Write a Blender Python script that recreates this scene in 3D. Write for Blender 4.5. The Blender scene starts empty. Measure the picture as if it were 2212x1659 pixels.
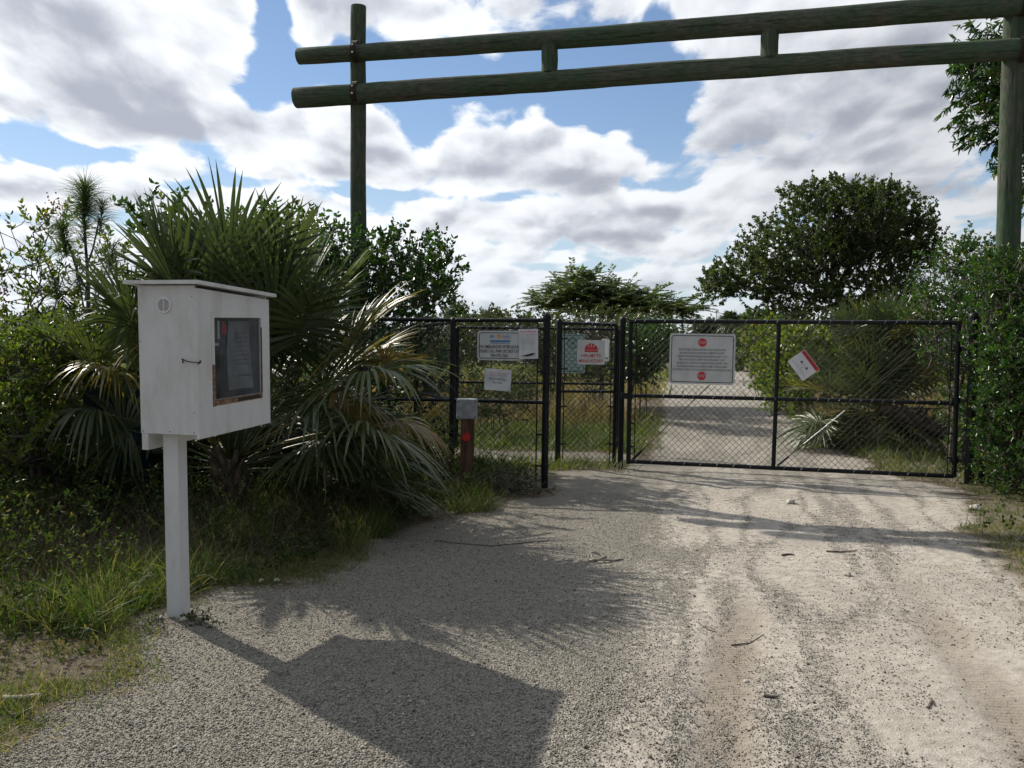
import bpy, math, random
import numpy as np
from mathutils import Vector, Matrix, Euler

R = math.radians
scene = bpy.context.scene
col = scene.collection

# ------------------------------------------------------------------ camera
W0, H0, F0 = 2212.0, 1659.0, 1916.0          # picture size used for measuring, focal length in those pixels
CAMZ, PITCH, ROLL = 1.5, 2.0, 0.77
cam = bpy.data.cameras.new('camera'); camo = bpy.data.objects.new('camera', cam); col.objects.link(camo)
cam.sensor_width = 36; cam.lens = F0 / W0 * 36; cam.clip_end = 4000; cam.clip_start = 0.05
CM = Matrix.Rotation(R(90 - PITCH), 4, 'X') @ Matrix.Rotation(R(ROLL), 4, 'Z')
camo.matrix_world = Matrix.Translation((0, 0, CAMZ)) @ CM
scene.camera = camo
RC = np.array(CM.to_3x3())

# ------------------------------------------------------------------ light
SX, SY = 0.94, -0.92                         # shadow offset per metre of height
sdir = Vector((SX, SY, -1)).normalized()
SUN_EL = math.asin(-sdir.z); SUN_ROT = math.atan2(-SX, -SY)
sun = bpy.data.lights.new('sun', 'SUN'); suno = bpy.data.objects.new('sun', sun); col.objects.link(suno)
sun.energy = 5.0; sun.angle = R(0.53); sun.color = (1.0, 0.93, 0.82)
suno.rotation_euler = sdir.to_track_quat('-Z', 'Y').to_euler()
suno.location = (-8, 8, 12)
scene.view_settings.view_transform = 'Standard'; scene.view_settings.look = 'None'
scene.view_settings.exposure = 0.05; scene.view_settings.gamma = 1.0

scene.render.engine = 'CYCLES'; scene.cycles.use_adaptive_sampling = True; scene.cycles.adaptive_threshold = 0.018; scene.cycles.diffuse_bounces = 4; scene.cycles.max_bounces = 8
# ------------------------------------------------------------------ node helper
class NT:
    def __init__(s, tree): s.t = tree; s.n = tree.nodes; s.l = tree.links
    def new(s, typ, **kw):
        n = s.n.new(typ)
        for k, v in kw.items():
            if k == 'inp':
                for a, b in v.items():
                    sock = n.inputs[a]
                    if isinstance(b, bpy.types.NodeSocket): s.l.new(b, sock)
                    else: sock.default_value = b
            else: setattr(n, k, v)
        return n
    def m(s, op, a, b=0.0, c=None, clamp=False):
        n = s.n.new('ShaderNodeMath'); n.operation = op; n.use_clamp = clamp
        for i, v in enumerate((a, b) if c is None else (a, b, c)):
            if isinstance(v, bpy.types.NodeSocket): s.l.new(v, n.inputs[i])
            else: n.inputs[i].default_value = v
        return n.outputs[0]
    def vm(s, op, a, b=(0, 0, 0), out=0):
        n = s.n.new('ShaderNodeVectorMath'); n.operation = op
        for i, v in enumerate((a, b)):
            if isinstance(v, bpy.types.NodeSocket): s.l.new(v, n.inputs[i])
            else: n.inputs[i].default_value = v
        return n.outputs[out]
    def smooth(s, v, a, b, lo=0.0, hi=1.0):
        n = s.new('ShaderNodeMapRange', interpolation_type='SMOOTHSTEP')
        s.l.new(v, n.inputs[0])
        for i, x in enumerate((a, b, lo, hi)): n.inputs[i + 1].default_value = x
        return n.outputs[0]
    def mix(s, f, a, b):
        n = s.n.new('ShaderNodeMix'); n.data_type = 'RGBA'
        for i, v in ((0, f), (6, a), (7, b)):
            if isinstance(v, bpy.types.NodeSocket): s.l.new(v, n.inputs[i])
            elif i: n.inputs[i].default_value = (*v[:3], 1)
            else: n.inputs[i].default_value = v
        return n.outputs[2]
    def noise(s, vec, scale, detail=4, rough=0.55, dist=0.0, out=0):
        n = s.new('ShaderNodeTexNoise', inp={'Scale': scale, 'Detail': detail, 'Roughness': rough, 'Distortion': dist})
        if vec is not None: s.l.new(vec, n.inputs['Vector'])
        return n.outputs[out]
    def comb(s, x, y, z=0.0):
        n = s.n.new('ShaderNodeCombineXYZ')
        for i, v in enumerate((x, y, z)):
            if isinstance(v, bpy.types.NodeSocket): s.l.new(v, n.inputs[i])
            else: n.inputs[i].default_value = v
        return n.outputs[0]

def pix_dir(px, py):
    d = RC @ np.array([(px - W0 / 2) / F0, -(py - H0 / 2) / F0, -1.0])
    return d / np.linalg.norm(d)
def azel(px, py):
    d = pix_dir(px, py); return math.atan2(d[0], d[1]), math.asin(d[2])

# ------------------------------------------------------------------ sky: real sky with broken cumulus, laid out by azimuth and elevation
world = bpy.data.worlds.new('World'); scene.world = world; world.use_nodes = True
w = NT(world.node_tree); w.n.clear()
tc = w.new('ShaderNodeTexCoord').outputs['Generated']
dirn = w.vm('NORMALIZE', tc)
sx = w.new('ShaderNodeSeparateXYZ'); w.l.new(dirn, sx.inputs[0])
el = w.m('ARCSINE', sx.outputs[2]); az = w.m('ARCTAN2', sx.outputs[0], sx.outputs[1])
zc = w.m('MAXIMUM', sx.outputs[2], 0.0)
vv = w.m('MULTIPLY', w.m('LOGARITHM', w.m('ADD', zc, 0.12), math.e), 2.7)
uu = w.m('DIVIDE', w.m('MULTIPLY', az, 2.9), w.m('ADD', zc, 0.36))
base_c = w.comb(uu, vv, 0.0)
wrp = w.vm('MULTIPLY', w.vm('SUBTRACT', w.noise(base_c, 1.6, 3, 0.5, out=1), (0.5, 0.5, 0.5)), (0.30, 0.30, 0))
mixc = w.vm('ADD', base_c, wrp)
n_edge = w.noise(mixc, 1.25, 12, 0.62)
n_up = w.noise(w.vm('ADD', mixc, (-0.06, 0.20, 0.0)), 1.25, 8, 0.56)
n_big = w.noise(w.vm('ADD', base_c, (7.3, 2.1, 3.3)), 0.55, 2, 0.5)
vor = w.new('ShaderNodeTexVoronoi', feature='SMOOTH_F1', inp={'Vector': mixc, 'Scale': 3.6, 'Smoothness': 0.30}).outputs['Distance']
vor_up = w.new('ShaderNodeTexVoronoi', feature='SMOOTH_F1', inp={'Vector': w.vm('ADD', mixc, (-0.03, 0.07, 0.0)), 'Scale': 3.6, 'Smoothness': 0.30}).outputs['Distance']
vor2 = w.new('ShaderNodeTexVoronoi', feature='SMOOTH_F1', inp={'Vector': mixc, 'Scale': 9.5, 'Smoothness': 0.30}).outputs['Distance']
azelv = w.comb(az, el, 0.0)
def blobs(lst):
    tot = None
    for (px, py, rx, ry, tilt, amp) in lst:
        a, e = azel(px, py)
        v = w.vm('SUBTRACT', azelv, (a, e, 0))
        if tilt:
            v2 = w.new('ShaderNodeVectorRotate', rotation_type='Z_AXIS'); w.l.new(v, v2.inputs[0]); v2.inputs['Angle'].default_value = R(tilt); v = v2.outputs[0]
        v = w.vm('MULTIPLY', v, (F0 / rx, F0 / ry, 0))
        q = w.vm('DOT_PRODUCT', v, v, out=1)
        g = w.m('MULTIPLY', w.m('EXPONENT', w.m('MULTIPLY', q, -1.0)), amp)
        tot = g if tot is None else w.m('ADD', tot, g)
    return tot
# negative = blue gaps, positive = solid cloud
cover = blobs([
    (590, 50, 42, 110, 0, -0.75), (520, 190, 80, 50, 25, -0.32), (850, 180, 190, 55, 0, -0.55), (1120, 165, 280, 56, 0, -0.55),
    (1360, 200, 110, 80, 0, -0.45), (1420, 50, 60, 45, 0, -0.36), (1430, 290, 50, 90, 0, -0.32), (1180, 255, 280, 24, -4, -0.36),
    (20, 285, 60, 28, 0, -0.40), (170, 335, 180, 20, -8, -0.40), (420, 400, 150, 16, -6, -0.30), (905, 300, 45, 55, 0, -0.34), (640, 150, 70, 40, 0, -0.2),
    (1010, 425, 200, 14, 0, -0.30), (1420, 400, 120, 18, 0, -0.28), (1430, 500, 70, 12, 0, -0.26), (780, 420, 140, 12, 0, -0.24), (1040, 520, 60, 12, 0, -0.22), (1200, 575, 260, 10, 0, -0.24),
    (1250, 640, 500, 16, 0, -0.26), (2110, 320, 60, 40, 0, -0.30), (60, 465, 120, 16, 0, -0.30), (1740, 300, 60, 22, 0, -0.12), (2130, 480, 60, 24, 0, -0.15), (1480, 560, 120, 12, 0, -0.2),
    (250, 90, 300, 130, 0, 0.24), (380, 255, 270, 65, 0, 0.26), (850, 30, 230, 65, 0, 0.26), (1090, 345, 250, 62, 0, 0.30), (720, 290, 110, 60, 0, 0.16),
    (1850, 200, 360, 200, 0, 0.26), (300, 425, 300, 26, -4, 0.20), (1300, 455, 210, 26, 0, 0.22), (1500, 30, 60, 50, 0, 0.2), (1120, 510, 250, 16, 0, 0.15)])
grey = blobs([
    (230, 140, 260, 70, 0, 0.30), (620, 245, 110, 22, 0, 0.20), (330, 268, 190, 22, 0, 0.34), (900, 15, 260, 24, 0, 0.25), (1180, 385, 190, 24, 0, 0.40), (1400, 462, 110, 14, 0, 0.36),
    (1900, 230, 330, 90, 0, 0.34), (1700, 330, 300, 40, 0, 0.18), (2000, 420, 250, 30, 0, 0.2), (1300, 508, 110, 12, 0, 0.35), (100, 410, 200, 14, 0, 0.22), (800, 330, 90, 16, 0, 0.16)])
dens = w.m('ADD', w.m('ADD', w.m('MULTIPLY', w.m('SUBTRACT', n_edge, 0.5), 1.75), w.m('MULTIPLY', w.m('SUBTRACT', n_big, 0.5), 0.4)), w.m('ADD', w.m('ADD', cover, 0.22), w.smooth(el, 0.28, 0.08, 0.0, 0.13)))
dens = w.m('ADD', dens, w.m('ADD', w.m('MULTIPLY', w.m('SUBTRACT', 0.42, vor), 0.50), w.m('MULTIPLY', w.m('SUBTRACT', 0.40, vor2), 0.22)))
mask = w.smooth(dens, -0.06, 0.16)
selfsh = w.m('ADD', w.m('MULTIPLY', w.m('SUBTRACT', n_up, n_edge), 2.3), w.m('MULTIPLY', w.m('SUBTRACT', vor, vor_up), 0.9))            # thicker above than here: underside
gk = w.m('ADD', w.m('ADD', w.m('MULTIPLY', dens, 0.66), selfsh), w.m('ADD', grey, -0.06))
greyness = w.smooth(gk, -0.12, 0.80)
sunv = (-sdir.x, -sdir.y, -sdir.z)
sund = w.vm('DOT_PRODUCT', dirn, sunv, out=1)
lit = w.smooth(sund, -0.45, 0.85, 0.20, 1.20)                            # clouds nearer the sun scatter more of it forward
ccol = w.mix(greyness, (0.90, 0.93, 0.97), (0.40, 0.43, 0.50))
ccol = w.vm('MULTIPLY', ccol, w.comb(lit, lit, lit))
sky = w.new('ShaderNodeTexSky', sky_type='NISHITA', sun_disc=False, sun_elevation=SUN_EL, sun_rotation=SUN_ROT, altitude=5, air_density=1.0, dust_density=0.05, ozone_density=2.2)
bg1 = w.new('ShaderNodeBackground', inp={'Color': w.vm('MULTIPLY', sky.outputs[0], (1.02, 1.0, 1.02)), 'Strength': 0.104})
bg2 = w.new('ShaderNodeBackground', inp={'Color': ccol, 'Strength': 0.95})
hz = w.smooth(el, 0.0, 0.14)
mk = w.m('MULTIPLY', mask, w.m('ADD', w.m('MULTIPLY', hz, 0.45), 0.55))
bg3 = w.new('ShaderNodeBackground', inp={'Color': (0.60, 0.71, 0.80, 1), 'Strength': 0.95})      # pale air low over the horizon
m0 = w.new('ShaderNodeMixShader', inp={0: w.smooth(el, 0.26, -0.02, 0.0, 0.85), 1: bg1.outputs[0], 2: bg3.outputs[0]})
ms = w.new('ShaderNodeMixShader', inp={0: mk, 1: m0.outputs[0], 2: bg2.outputs[0]})
w.new('ShaderNodeOutputWorld', inp={0: ms.outputs[0]})

# ------------------------------------------------------------------ picking points
def W(px, py, Y):
    d = pix_dir(px, py); t = Y / d[1]; return np.array([d[0] * t, Y, CAMZ + d[2] * t])
def G(px, py):
    d = pix_dir(px, py); t = -CAMZ / d[2]; return np.array([d[0] * t, d[1] * t, 0.0])
def E(px, py, Y, rx, rz, ry):
    c = W(px, py, Y); k = Y / F0; return (c[0], c[1], c[2], rx * k, ry, rz * k)

# ------------------------------------------------------------------ materials
MATS = {}
def principled(name, base, rough=0.6, metal=0.0, spec=0.5, build=None):
    m = bpy.data.materials.new(name); m.use_nodes = True; t = NT(m.node_tree); p = t.n['Principled BSDF']
    p.inputs['Base Color'].default_value = (*base, 1); p.inputs['Roughness'].default_value = rough
    p.inputs['Metallic'].default_value = metal; p.inputs['Specular IOR Level'].default_value = spec
    if build: build(t, p)
    MATS[name] = m; return m
def objco(t): return t.new('ShaderNodeTexCoord').outputs['Object']
def bump(t, p, h, strength=0.3, dist=0.01):
    b = t.new('ShaderNodeBump', inp={'Height': h, 'Strength': strength, 'Distance': dist}); t.l.new(b.outputs[0], p.inputs['Normal'])
def mottled(c1, c2, scale, bstr=0.2, bdist=0.003, stretch=(1, 1, 1), lo=0.35, hi=0.65):
    def f(t, p):
        v = t.vm('MULTIPLY', objco(t), stretch)
        n = t.noise(v, scale, 6, 0.6); t.l.new(t.mix(t.smooth(n, lo, hi), c1, c2), p.inputs['Base Color'])
        bump(t, p, t.noise(v, scale * 4, 4, 0.6), bstr, bdist)
    return f
def leaf_mat(name, stops, trans=0.35, rough=0.38, spec=0.5, tcol=(1.5, 1.7, 0.6)):
    m = bpy.data.materials.new(name); m.use_nodes = True; t = NT(m.node_tree); p = t.n['Principled BSDF']; out = t.n['Material Output']
    a = t.new('ShaderNodeAttribute', attribute_name='tint')
    r = t.new('ShaderNodeValToRGB'); t.l.new(a.outputs['Fac'], r.inputs[0])
    e = r.color_ramp.elements
    while len(e) < len(stops): e.new(0.5)
    for i, (pos, c) in enumerate(stops): e[i].position = pos; e[i].color = (*c, 1)
    t.l.new(r.outputs[0], p.inputs['Base Color']); p.inputs['Roughness'].default_value = rough; p.inputs['Specular IOR Level'].default_value = spec
    tr = t.new('ShaderNodeBsdfTranslucent'); t.l.new(t.vm('MULTIPLY', r.outputs[0], tcol), tr.inputs[0])
    mx = t.new('ShaderNodeMixShader', inp={0: trans, 1: p.outputs[0], 2: tr.outputs[0]})
    t.l.new(mx.outputs[0], out.inputs[0]); MATS[name] = m; return m

leaf_mat('leaf_gloss', [(0, (.018, .045, .012)), (.6, (.035, .085, .018)), (.92, (.07, .14, .025)), (1, (.20, .19, .04))], 0.33, 0.28)
leaf_mat('leaf_dark', [(0, (.034, .050, .018)), (.6, (.068, .092, .028)), (.93, (.085, .10, .03)), (1, (.17, .12, .04))], 0.25, 0.38)
leaf_mat('leaf_tree', [(0, (.034, .056, .020)), (.6, (.062, .095, .030)), (.95, (.10, .125, .04)), (1, (.15, .13, .05))], 0.32, 0.5, .35)
leaf_mat('leaf_weed', [(0, (.025, .042, .014)), (.6, (.045, .07, .02)), (.93, (.10, .12, .035)), (1, (.2, .15, .06))], 0.3, 0.75, .2)
leaf_mat('leaf_yellow', [(0, (.04, .07, .015)), (.5, (.075, .12, .02)), (.85, (.15, .18, .03)), (1, (.30, .24, .05))], 0.42, 0.4)
leaf_mat('leaf_feather', [(0, (.06, .095, .03)), (.6, (.10, .145, .045)), (1, (.17, .20, .07))], 0.40, 0.5)
leaf_mat('leaf_far', [(0, (.028, .05, .02)), (.6, (.05, .078, .026)), (1, (.10, .11, .04))], 0.22, 0.6)
leaf_mat('palm_leaf', [(0, (.040, .062, .028)), (.55, (.082, .110, .044)), (.80, (.11, .11, .042)), (.9, (.24, .20, .04)), (1, (.26, .17, .09))], 0.28, 0.38, 0.5, (1.3, 1.4, .7))
leaf_mat('pine_needle', [(0, (.045, .085, .035)), (1, (.10, .15, .06))], 0.28, 0.4)
leaf_mat('grass_blade', [(0, (.035, .062, .017)), (.45, (.065, .108, .026)), (.72, (.12, .135, .042)), (1, (.30, .24, .13))], 0.38, 0.5)
leaf_mat('dry_grass', [(0, (.10, .075, .04)), (.5, (.21, .15, .085)), (1, (.38, .29, .18))], 0.35, 0.6)
leaf_mat('dead_stem', [(0, (.05, .038, .028)), (.5, (.11, .08, .055)), (1, (.24, .19, .13))], 0.1, 0.8)
leaf_mat('berry', [(0, (.20, .02, .02)), (1, (.32, .05, .04))], 0.2, 0.4)
principled('bark', (.10, .085, .07), 0.9, build=mottled((.05, .042, .035), (.16, .14, .115), 9, 0.6, 0.01, (1, 1, .3)))
principled('palm_bark', (.12, .09, .06), 0.9, build=mottled((.05, .038, .025), (.17, .13, .09), 20, 0.8, 0.01, (1, 1, .4)))
principled('white_paint', (.78, .79, .80), 0.45, build=lambda t, p: (
    t.l.new(t.mix(t.smooth(t.noise(t.vm('MULTIPLY', objco(t), (1, 1, .35)), 5, 7, 0.7), .42, .78), (.70, .71, .72), (.52, .51, .475)), p.inputs['Base Color']),
    bump(t, p, t.noise(t.vm('MULTIPLY', objco(t), (1, 1, 7)), 22, 8, 0.75), 0.55, 0.003)))
principled('white_plastic', (.80, .81, .81), 0.35)
principled('bare_wood', (.30, .17, .09), 0.85, build=mottled((.09, .052, .035), (.30, .18, .11), 30, 0.5, 0.002, (1, 1, 3)))
principled('rust', (.05, .035, .025), 0.7, 0.6)
principled('black_vinyl', (.012, .013, .015), 0.42, spec=.25, build=mottled((.006, .007, .009), (.013, .014, .016), 12, 0.1, 0.001))
principled('tie_metal', (.42, .43, .44), 0.35, 0.9)
principled('steel', (.55, .55, .54), 0.35, 0.9)
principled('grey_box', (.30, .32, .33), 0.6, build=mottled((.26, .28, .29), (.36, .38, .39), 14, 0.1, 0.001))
principled('post_wood', (.10, .05, .03), 0.85, build=mottled((.06, .032, .02), (.15, .08, .05), 16, 0.5, 0.003, (1, 1, .15)))
principled('red_plastic', (.55, .02, .02), 0.25)
principled('teal_metal', (.008, .035, .045), 0.5, build=mottled((.012, .050, .065), (.022, .075, .09), 5, 0.1, 0.001))
principled('sign_white', (.56, .57, .56), 0.5, build=mottled((.52, .53, .52), (.60, .61, .60), 6, 0.05, 0.0005))
principled('sign_black', (.015, .015, .018), 0.5)
principled('sign_red', (.55, .03, .04), 0.5)
principled('sign_blue', (.06, .20, .48), 0.5)
principled('sign_orange', (.75, .28, .03), 0.5)
principled('sign_green', (.03, .14, .09), 0.5)
principled('sign_mint', (.36, .47, .46), 0.5, build=mottled((.33, .44, .43), (.40, .50, .49), 6, 0.05, 0.0005))
principled('paper', (.66, .67, .69), 0.35, build=mottled((.60, .61, .64), (.72, .73, .74), 8, 0.3, 0.002))
principled('ink_grey', (.14, .14, .15), 0.6)
principled('stone', (.45, .42, .37), 0.9, build=mottled((.35, .33, .29), (.6, .56, .5), 12, 0.5, 0.004))
principled('clod', (.12, .10, .085), 0.95)
principled('flyer_dark', (.03, .035, .045), 0.5)
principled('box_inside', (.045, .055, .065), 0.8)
m = principled('acrylic', (.5, .55, .58), 0.12)
t = NT(m.node_tree); p = t.n['Principled BSDF']; out = t.n['Material Output']
gl = t.new('ShaderNodeBsdfGlossy', inp={'Color': (1, 1, 1, 1), 'Roughness': 0.15}); trn = t.new('ShaderNodeBsdfTransparent', inp={'Color': (.86, .88, .9, 1)})
df = t.new('ShaderNodeBsdfDiffuse', inp={'Color': (.35, .37, .4, 1)})
lw_ = t.new('ShaderNodeLayerWeight', inp={'Blend': 0.5}); fr = t.m('ADD', t.m('MULTIPLY', t.m('POWER', lw_.outputs['Facing'], 4.0), .5), .03)
mx = t.new('ShaderNodeMixShader', inp={0: fr, 1: trn.outputs[0], 2: gl.outputs[0]})
dn = t.noise(objco(t), 9, 5, 0.6)
mx2 = t.new('ShaderNodeMixShader', inp={0: t.smooth(dn, .3, .8, .03, .16), 1: mx.outputs[0], 2: df.outputs[0]}); t.l.new(mx2.outputs[0], out.inputs[0])
def log_build(t, p):
    co = objco(t); a = t.new('ShaderNodeUVMap').outputs[0]
    v = t.vm('MULTIPLY', a, (1.0, 1.0, 1.0))
    n1 = t.noise(co, 1.6, 6, 0.65); n2 = t.noise(t.vm('MULTIPLY', a, (5.0, 26.0, 1)), 1.5, 6, 0.65)
    c = t.mix(t.smooth(n2, .3, .7), (.070, .074, .058), (.145, .150, .118))
    c = t.mix(t.smooth(n1, .36, .60), c, t.mix(t.smooth(n2, .3, .7), (.050, .080, .050), (.090, .130, .078)))
    t.l.new(c, p.inputs['Base Color']); crk = t.smooth(t.noise(t.vm('MULTIPLY', a, (1.2, 34.0, 1)), 1.0, 3, .5), .60, .66); t.l.new(t.mix(t.m('MULTIPLY', crk, .4), c, (.018, .017, .013)), p.inputs['Base Color']); bump(t, p, t.m('SUBTRACT', n2, crk), 0.8, 0.012)
principled('log_wood', (.1, .1, .07), 0.95, spec=.12, build=log_build)

# ------------------------------------------------------------------ object helpers
def tag(o, label=None, cat=None, group=None, kind=None):
    if label: o['label'] = label
    if cat: o['category'] = cat
    if group: o['group'] = group
    if kind: o['kind'] = kind
    return o
def empty(name, loc=(0, 0, 0), rz=0.0, rot=None):
    o = bpy.data.objects.new(name, None); col.objects.link(o); o.location = Vector(tuple(float(x) for x in loc)); o.rotation_euler = rot if rot else (0, 0, rz)
    o.empty_display_size = 0.1; return o
def link_mesh(name, me, parent=None):
    o = bpy.data.objects.new(name, me); col.objects.link(o)
    if parent is not None: o.parent = parent
    return o
def fast_mesh(name, verts, quads, mat, parent=None, tint=None, smooth=False, k=4):
    verts = np.asarray(verts, np.float32).reshape(-1, 3); quads = np.asarray(quads, np.int32).reshape(-1, k)
    me = bpy.data.meshes.new(name); me.vertices.add(len(verts)); me.vertices.foreach_set('co', verts.ravel())
    me.loops.add(quads.size); me.loops.foreach_set('vertex_index', quads.ravel())
    me.polygons.add(len(quads)); me.polygons.foreach_set('loop_start', np.arange(0, quads.size, k, dtype=np.int32))
    me.polygons.foreach_set('loop_total', np.full(len(quads), k, np.int32))
    if tint is not None:
        a = me.attributes.new('tint', 'FLOAT', 'POINT'); a.data.foreach_set('value', np.asarray(tint, np.float32).ravel())
    me.update(calc_edges=True); me.materials.append(MATS[mat])
    if smooth: me.polygons.foreach_set('use_smooth', np.ones(len(quads), bool))
    return link_mesh(name, me, parent)
class MB:
    """collects shapes, builds ONE mesh object"""
    def __init__(s): s.v = []; s.f = []; s.m = []; s.sm = []; s.mats = []; s.uv = {}
    def mi(s, mat):
        if mat not in s.mats: s.mats.append(mat)
        return s.mats.index(mat)
    def add(s, vs, fs, mat, smooth=False):
        b = len(s.v); s.v += [tuple(map(float, x)) for x in vs]; i = s.mi(mat)
        for f in fs: s.f.append([b + q for q in f]); s.m.append(i); s.sm.append(smooth)
    def box(s, x0, x1, y0, y1, z0, z1, mat, bev=0.0, M=None):
        if bev <= 0:
            vs = [(x, y, z) for x in (x0, x1) for y in (y0, y1) for z in (z0, z1)]
            fs = [(0, 1, 3, 2), (4, 6, 7, 5), (0, 4, 5, 1), (2, 3, 7, 6), (0, 2, 6, 4), (1, 5, 7, 3)]
        else:
            import bmesh
            bm = bmesh.new(); bmesh.ops.create_cube(bm, size=1.0)
            for v in bm.verts: v.co = Vector((x0 + (v.co.x + .5) * (x1 - x0), y0 + (v.co.y + .5) * (y1 - y0), z0 + (v.co.z + .5) * (z1 - z0)))
            bmesh.ops.bevel(bm, geom=bm.edges[:], offset=bev, segments=2, affect='EDGES', profile=0.5)
            bm.verts.index_update(); vs = [tuple(v.co) for v in bm.verts]; fs = [[v.index for v in f.verts] for f in bm.faces]; bm.free()
        if M is not None: vs = [tuple(M @ Vector(v)) for v in vs]
        s.add(vs, fs, mat)
    def tube(s, pts, rad, mat, n=10, caps=True, smooth=True):
        pts = [np.asarray(p, float) for p in pts]; N = len(pts); rad = [rad] * N if np.isscalar(rad) else rad
        vs = []; up = None
        for i, p in enumerate(pts):
            d = pts[min(i + 1, N - 1)] - pts[max(i - 1, 0)]; d = d / (np.linalg.norm(d) + 1e-9)
            if up is None: up = np.array([0, 0, 1.0]) if abs(d[2]) < .9 else np.array([1.0, 0, 0])
            a = np.cross(up, d); a /= np.linalg.norm(a) + 1e-9; b = np.cross(d, a); up = b if False else up
            for k in range(n):
                t_ = 2 * math.pi * k / n; vs.append(p + rad[i] * (math.cos(t_) * a + math.sin(t_) * b))
        fs = [(i * n + k, i * n + (k + 1) % n, (i + 1) * n + (k + 1) % n, (i + 1) * n + k) for i in range(N - 1) for k in range(n)]
        s.add(vs, fs, mat, smooth)
        if caps: s.add(vs[:n][::-1], [list(range(n))], mat); s.add(vs[-n:], [list(range(n))], mat)
    def build(s, name, parent=None):
        me = bpy.data.meshes.new(name); me.from_pydata(s.v, [], s.f)
        for mt in s.mats: me.materials.append(MATS[mt])
        me.polygons.foreach_set('material_index', s.m); me.polygons.foreach_set('use_smooth', s.sm); me.update()
        return link_mesh(name, me, parent)

def nrm(a): return a / (np.linalg.norm(a, axis=-1, keepdims=True) + 1e-9)
class Strips:
    """many tubes/edges -> one mesh (numpy)"""
    def __init__(s): s.v = []; s.q = []; s.t = []; s.n = 0
    def edges(s, A, B, ra, rb, sides=3, tint=0.5):
        A = np.asarray(A, float); B = np.asarray(B, float); N = len(A)
        if N == 0: return
        d = nrm(B - A); ref = np.where(np.abs(d[:, 2:3]) < .9, np.array([[0, 0, 1.]]), np.array([[1., 0, 0]]))
        a = nrm(np.cross(ref, d)); b = np.cross(d, a); ra = np.broadcast_to(ra, (N,)); rb = np.broadcast_to(rb, (N,))
        th = np.arange(sides) * 2 * np.pi / sides
        off = np.cos(th)[None, :, None] * a[:, None] + np.sin(th)[None, :, None] * b[:, None]
        V = np.concatenate([A[:, None] + off * ra[:, None, None], B[:, None] + off * rb[:, None, None]], 1)
        k = np.arange(sides); f = np.stack([k, (k + 1) % sides, (k + 1) % sides + sides, k + sides], 1)
        Q = f[None] + (np.arange(N) * 2 * sides)[:, None, None] + s.n
        s.v.append(V.reshape(-1, 3)); s.q.append(Q.reshape(-1, 4)); s.n += N * 2 * sides
        s.t.append(np.repeat(np.broadcast_to(tint, (N,)), 2 * sides))
    def leaves(s, P, D, S, L, Wd, tint, fold=0.25, curl=0.0):
        """6-vertex leaves: P base, D direction, S side vector"""
        N = len(P)
        if N == 0: return
        L = np.broadcast_to(L, (N,))[:, None]; Wd = np.broadcast_to(Wd, (N,))[:, None]
        nn = np.cross(D, S); up = fold * Wd * nn
        tip = P + D * L - nn * curl * L
        l1 = P + D * L * .32 + S * Wd * .46 + up; l2 = P + D * L * .70 + S * Wd * .36 + up - nn * curl * L * .45
        r1 = P + D * L * .32 - S * Wd * .46 + up; r2 = P + D * L * .70 - S * Wd * .36 + up - nn * curl * L * .45
        V = np.stack([P, l1, l2, tip, r2, r1], 1)
        Q = np.array([[0, 1, 2, 3], [0, 3, 4, 5]])[None] + (np.arange(N) * 6)[:, None, None] + s.n
        s.v.append(V.reshape(-1, 3)); s.q.append(Q.reshape(-1, 4)); s.n += N * 6; s.t.append(np.repeat(np.broadcast_to(tint, (N,)), 6))
    def blades(s, P, D0, L, Wd, droop, tint, seg=4, side=None, rng=None):
        """tapered bending ribbons"""
        N = len(P)
        if N == 0: return
        L = np.broadcast_to(L, (N,)); Wd = np.broadcast_to(Wd, (N,)); droop = np.broadcast_to(droop, (N,))
        if side is None: side = nrm(np.cross(D0, rng.normal(size=(N, 3))))
        ts = np.linspace(0, 1, seg + 1); V = []
        for t_ in ts:
            c = P + D0 * (L * t_)[:, None]; c = c + np.array([0, 0, -1.]) * (droop * L * t_ * t_)[:, None]
            wv = side * (Wd * .5 * (1 - t_ ** 1.6 * .93))[:, None]; V += [c - wv, c + wv]
        V = np.stack(V, 1); k = np.arange(seg) * 2
        f = np.stack([k, k + 1, k + 3, k + 2], 1)
        Q = f[None] + (np.arange(N) * 2 * (seg + 1))[:, None, None] + s.n
        s.v.append(V.reshape(-1, 3)); s.q.append(Q.reshape(-1, 4)); s.n += N * 2 * (seg + 1); s.t.append(np.repeat(np.broadcast_to(tint, (N,)), 2 * (seg + 1)))
    def build(s, name, mat, parent=None, smooth=False):
        return fast_mesh(name, np.concatenate(s.v), np.concatenate(s.q), mat, parent, np.concatenate(s.t), smooth)

# value noise for layout
def vnoise(x, y, seed=0):
    r = np.random.default_rng(seed); T = r.random((64, 64)); xi = np.floor(x).astype(int); yi = np.floor(y).astype(int); fx = x - xi; fy = y - yi
    fx = fx * fx * (3 - 2 * fx); fy = fy * fy * (3 - 2 * fy); g = lambda a, b: T[a % 64, b % 64]
    return (g(xi, yi) * (1 - fx) + g(xi + 1, yi) * fx) * (1 - fy) + (g(xi, yi + 1) * (1 - fx) + g(xi + 1, yi + 1) * fx) * fy
def fbm(x, y, sc, seed=0, o=3):
    v = 0; a = .5; tot = 0
    for i in range(o): v = v + a * vnoise(x * sc, y * sc, seed + i); tot += a; a *= .5; sc *= 2.03
    return v / tot

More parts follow.
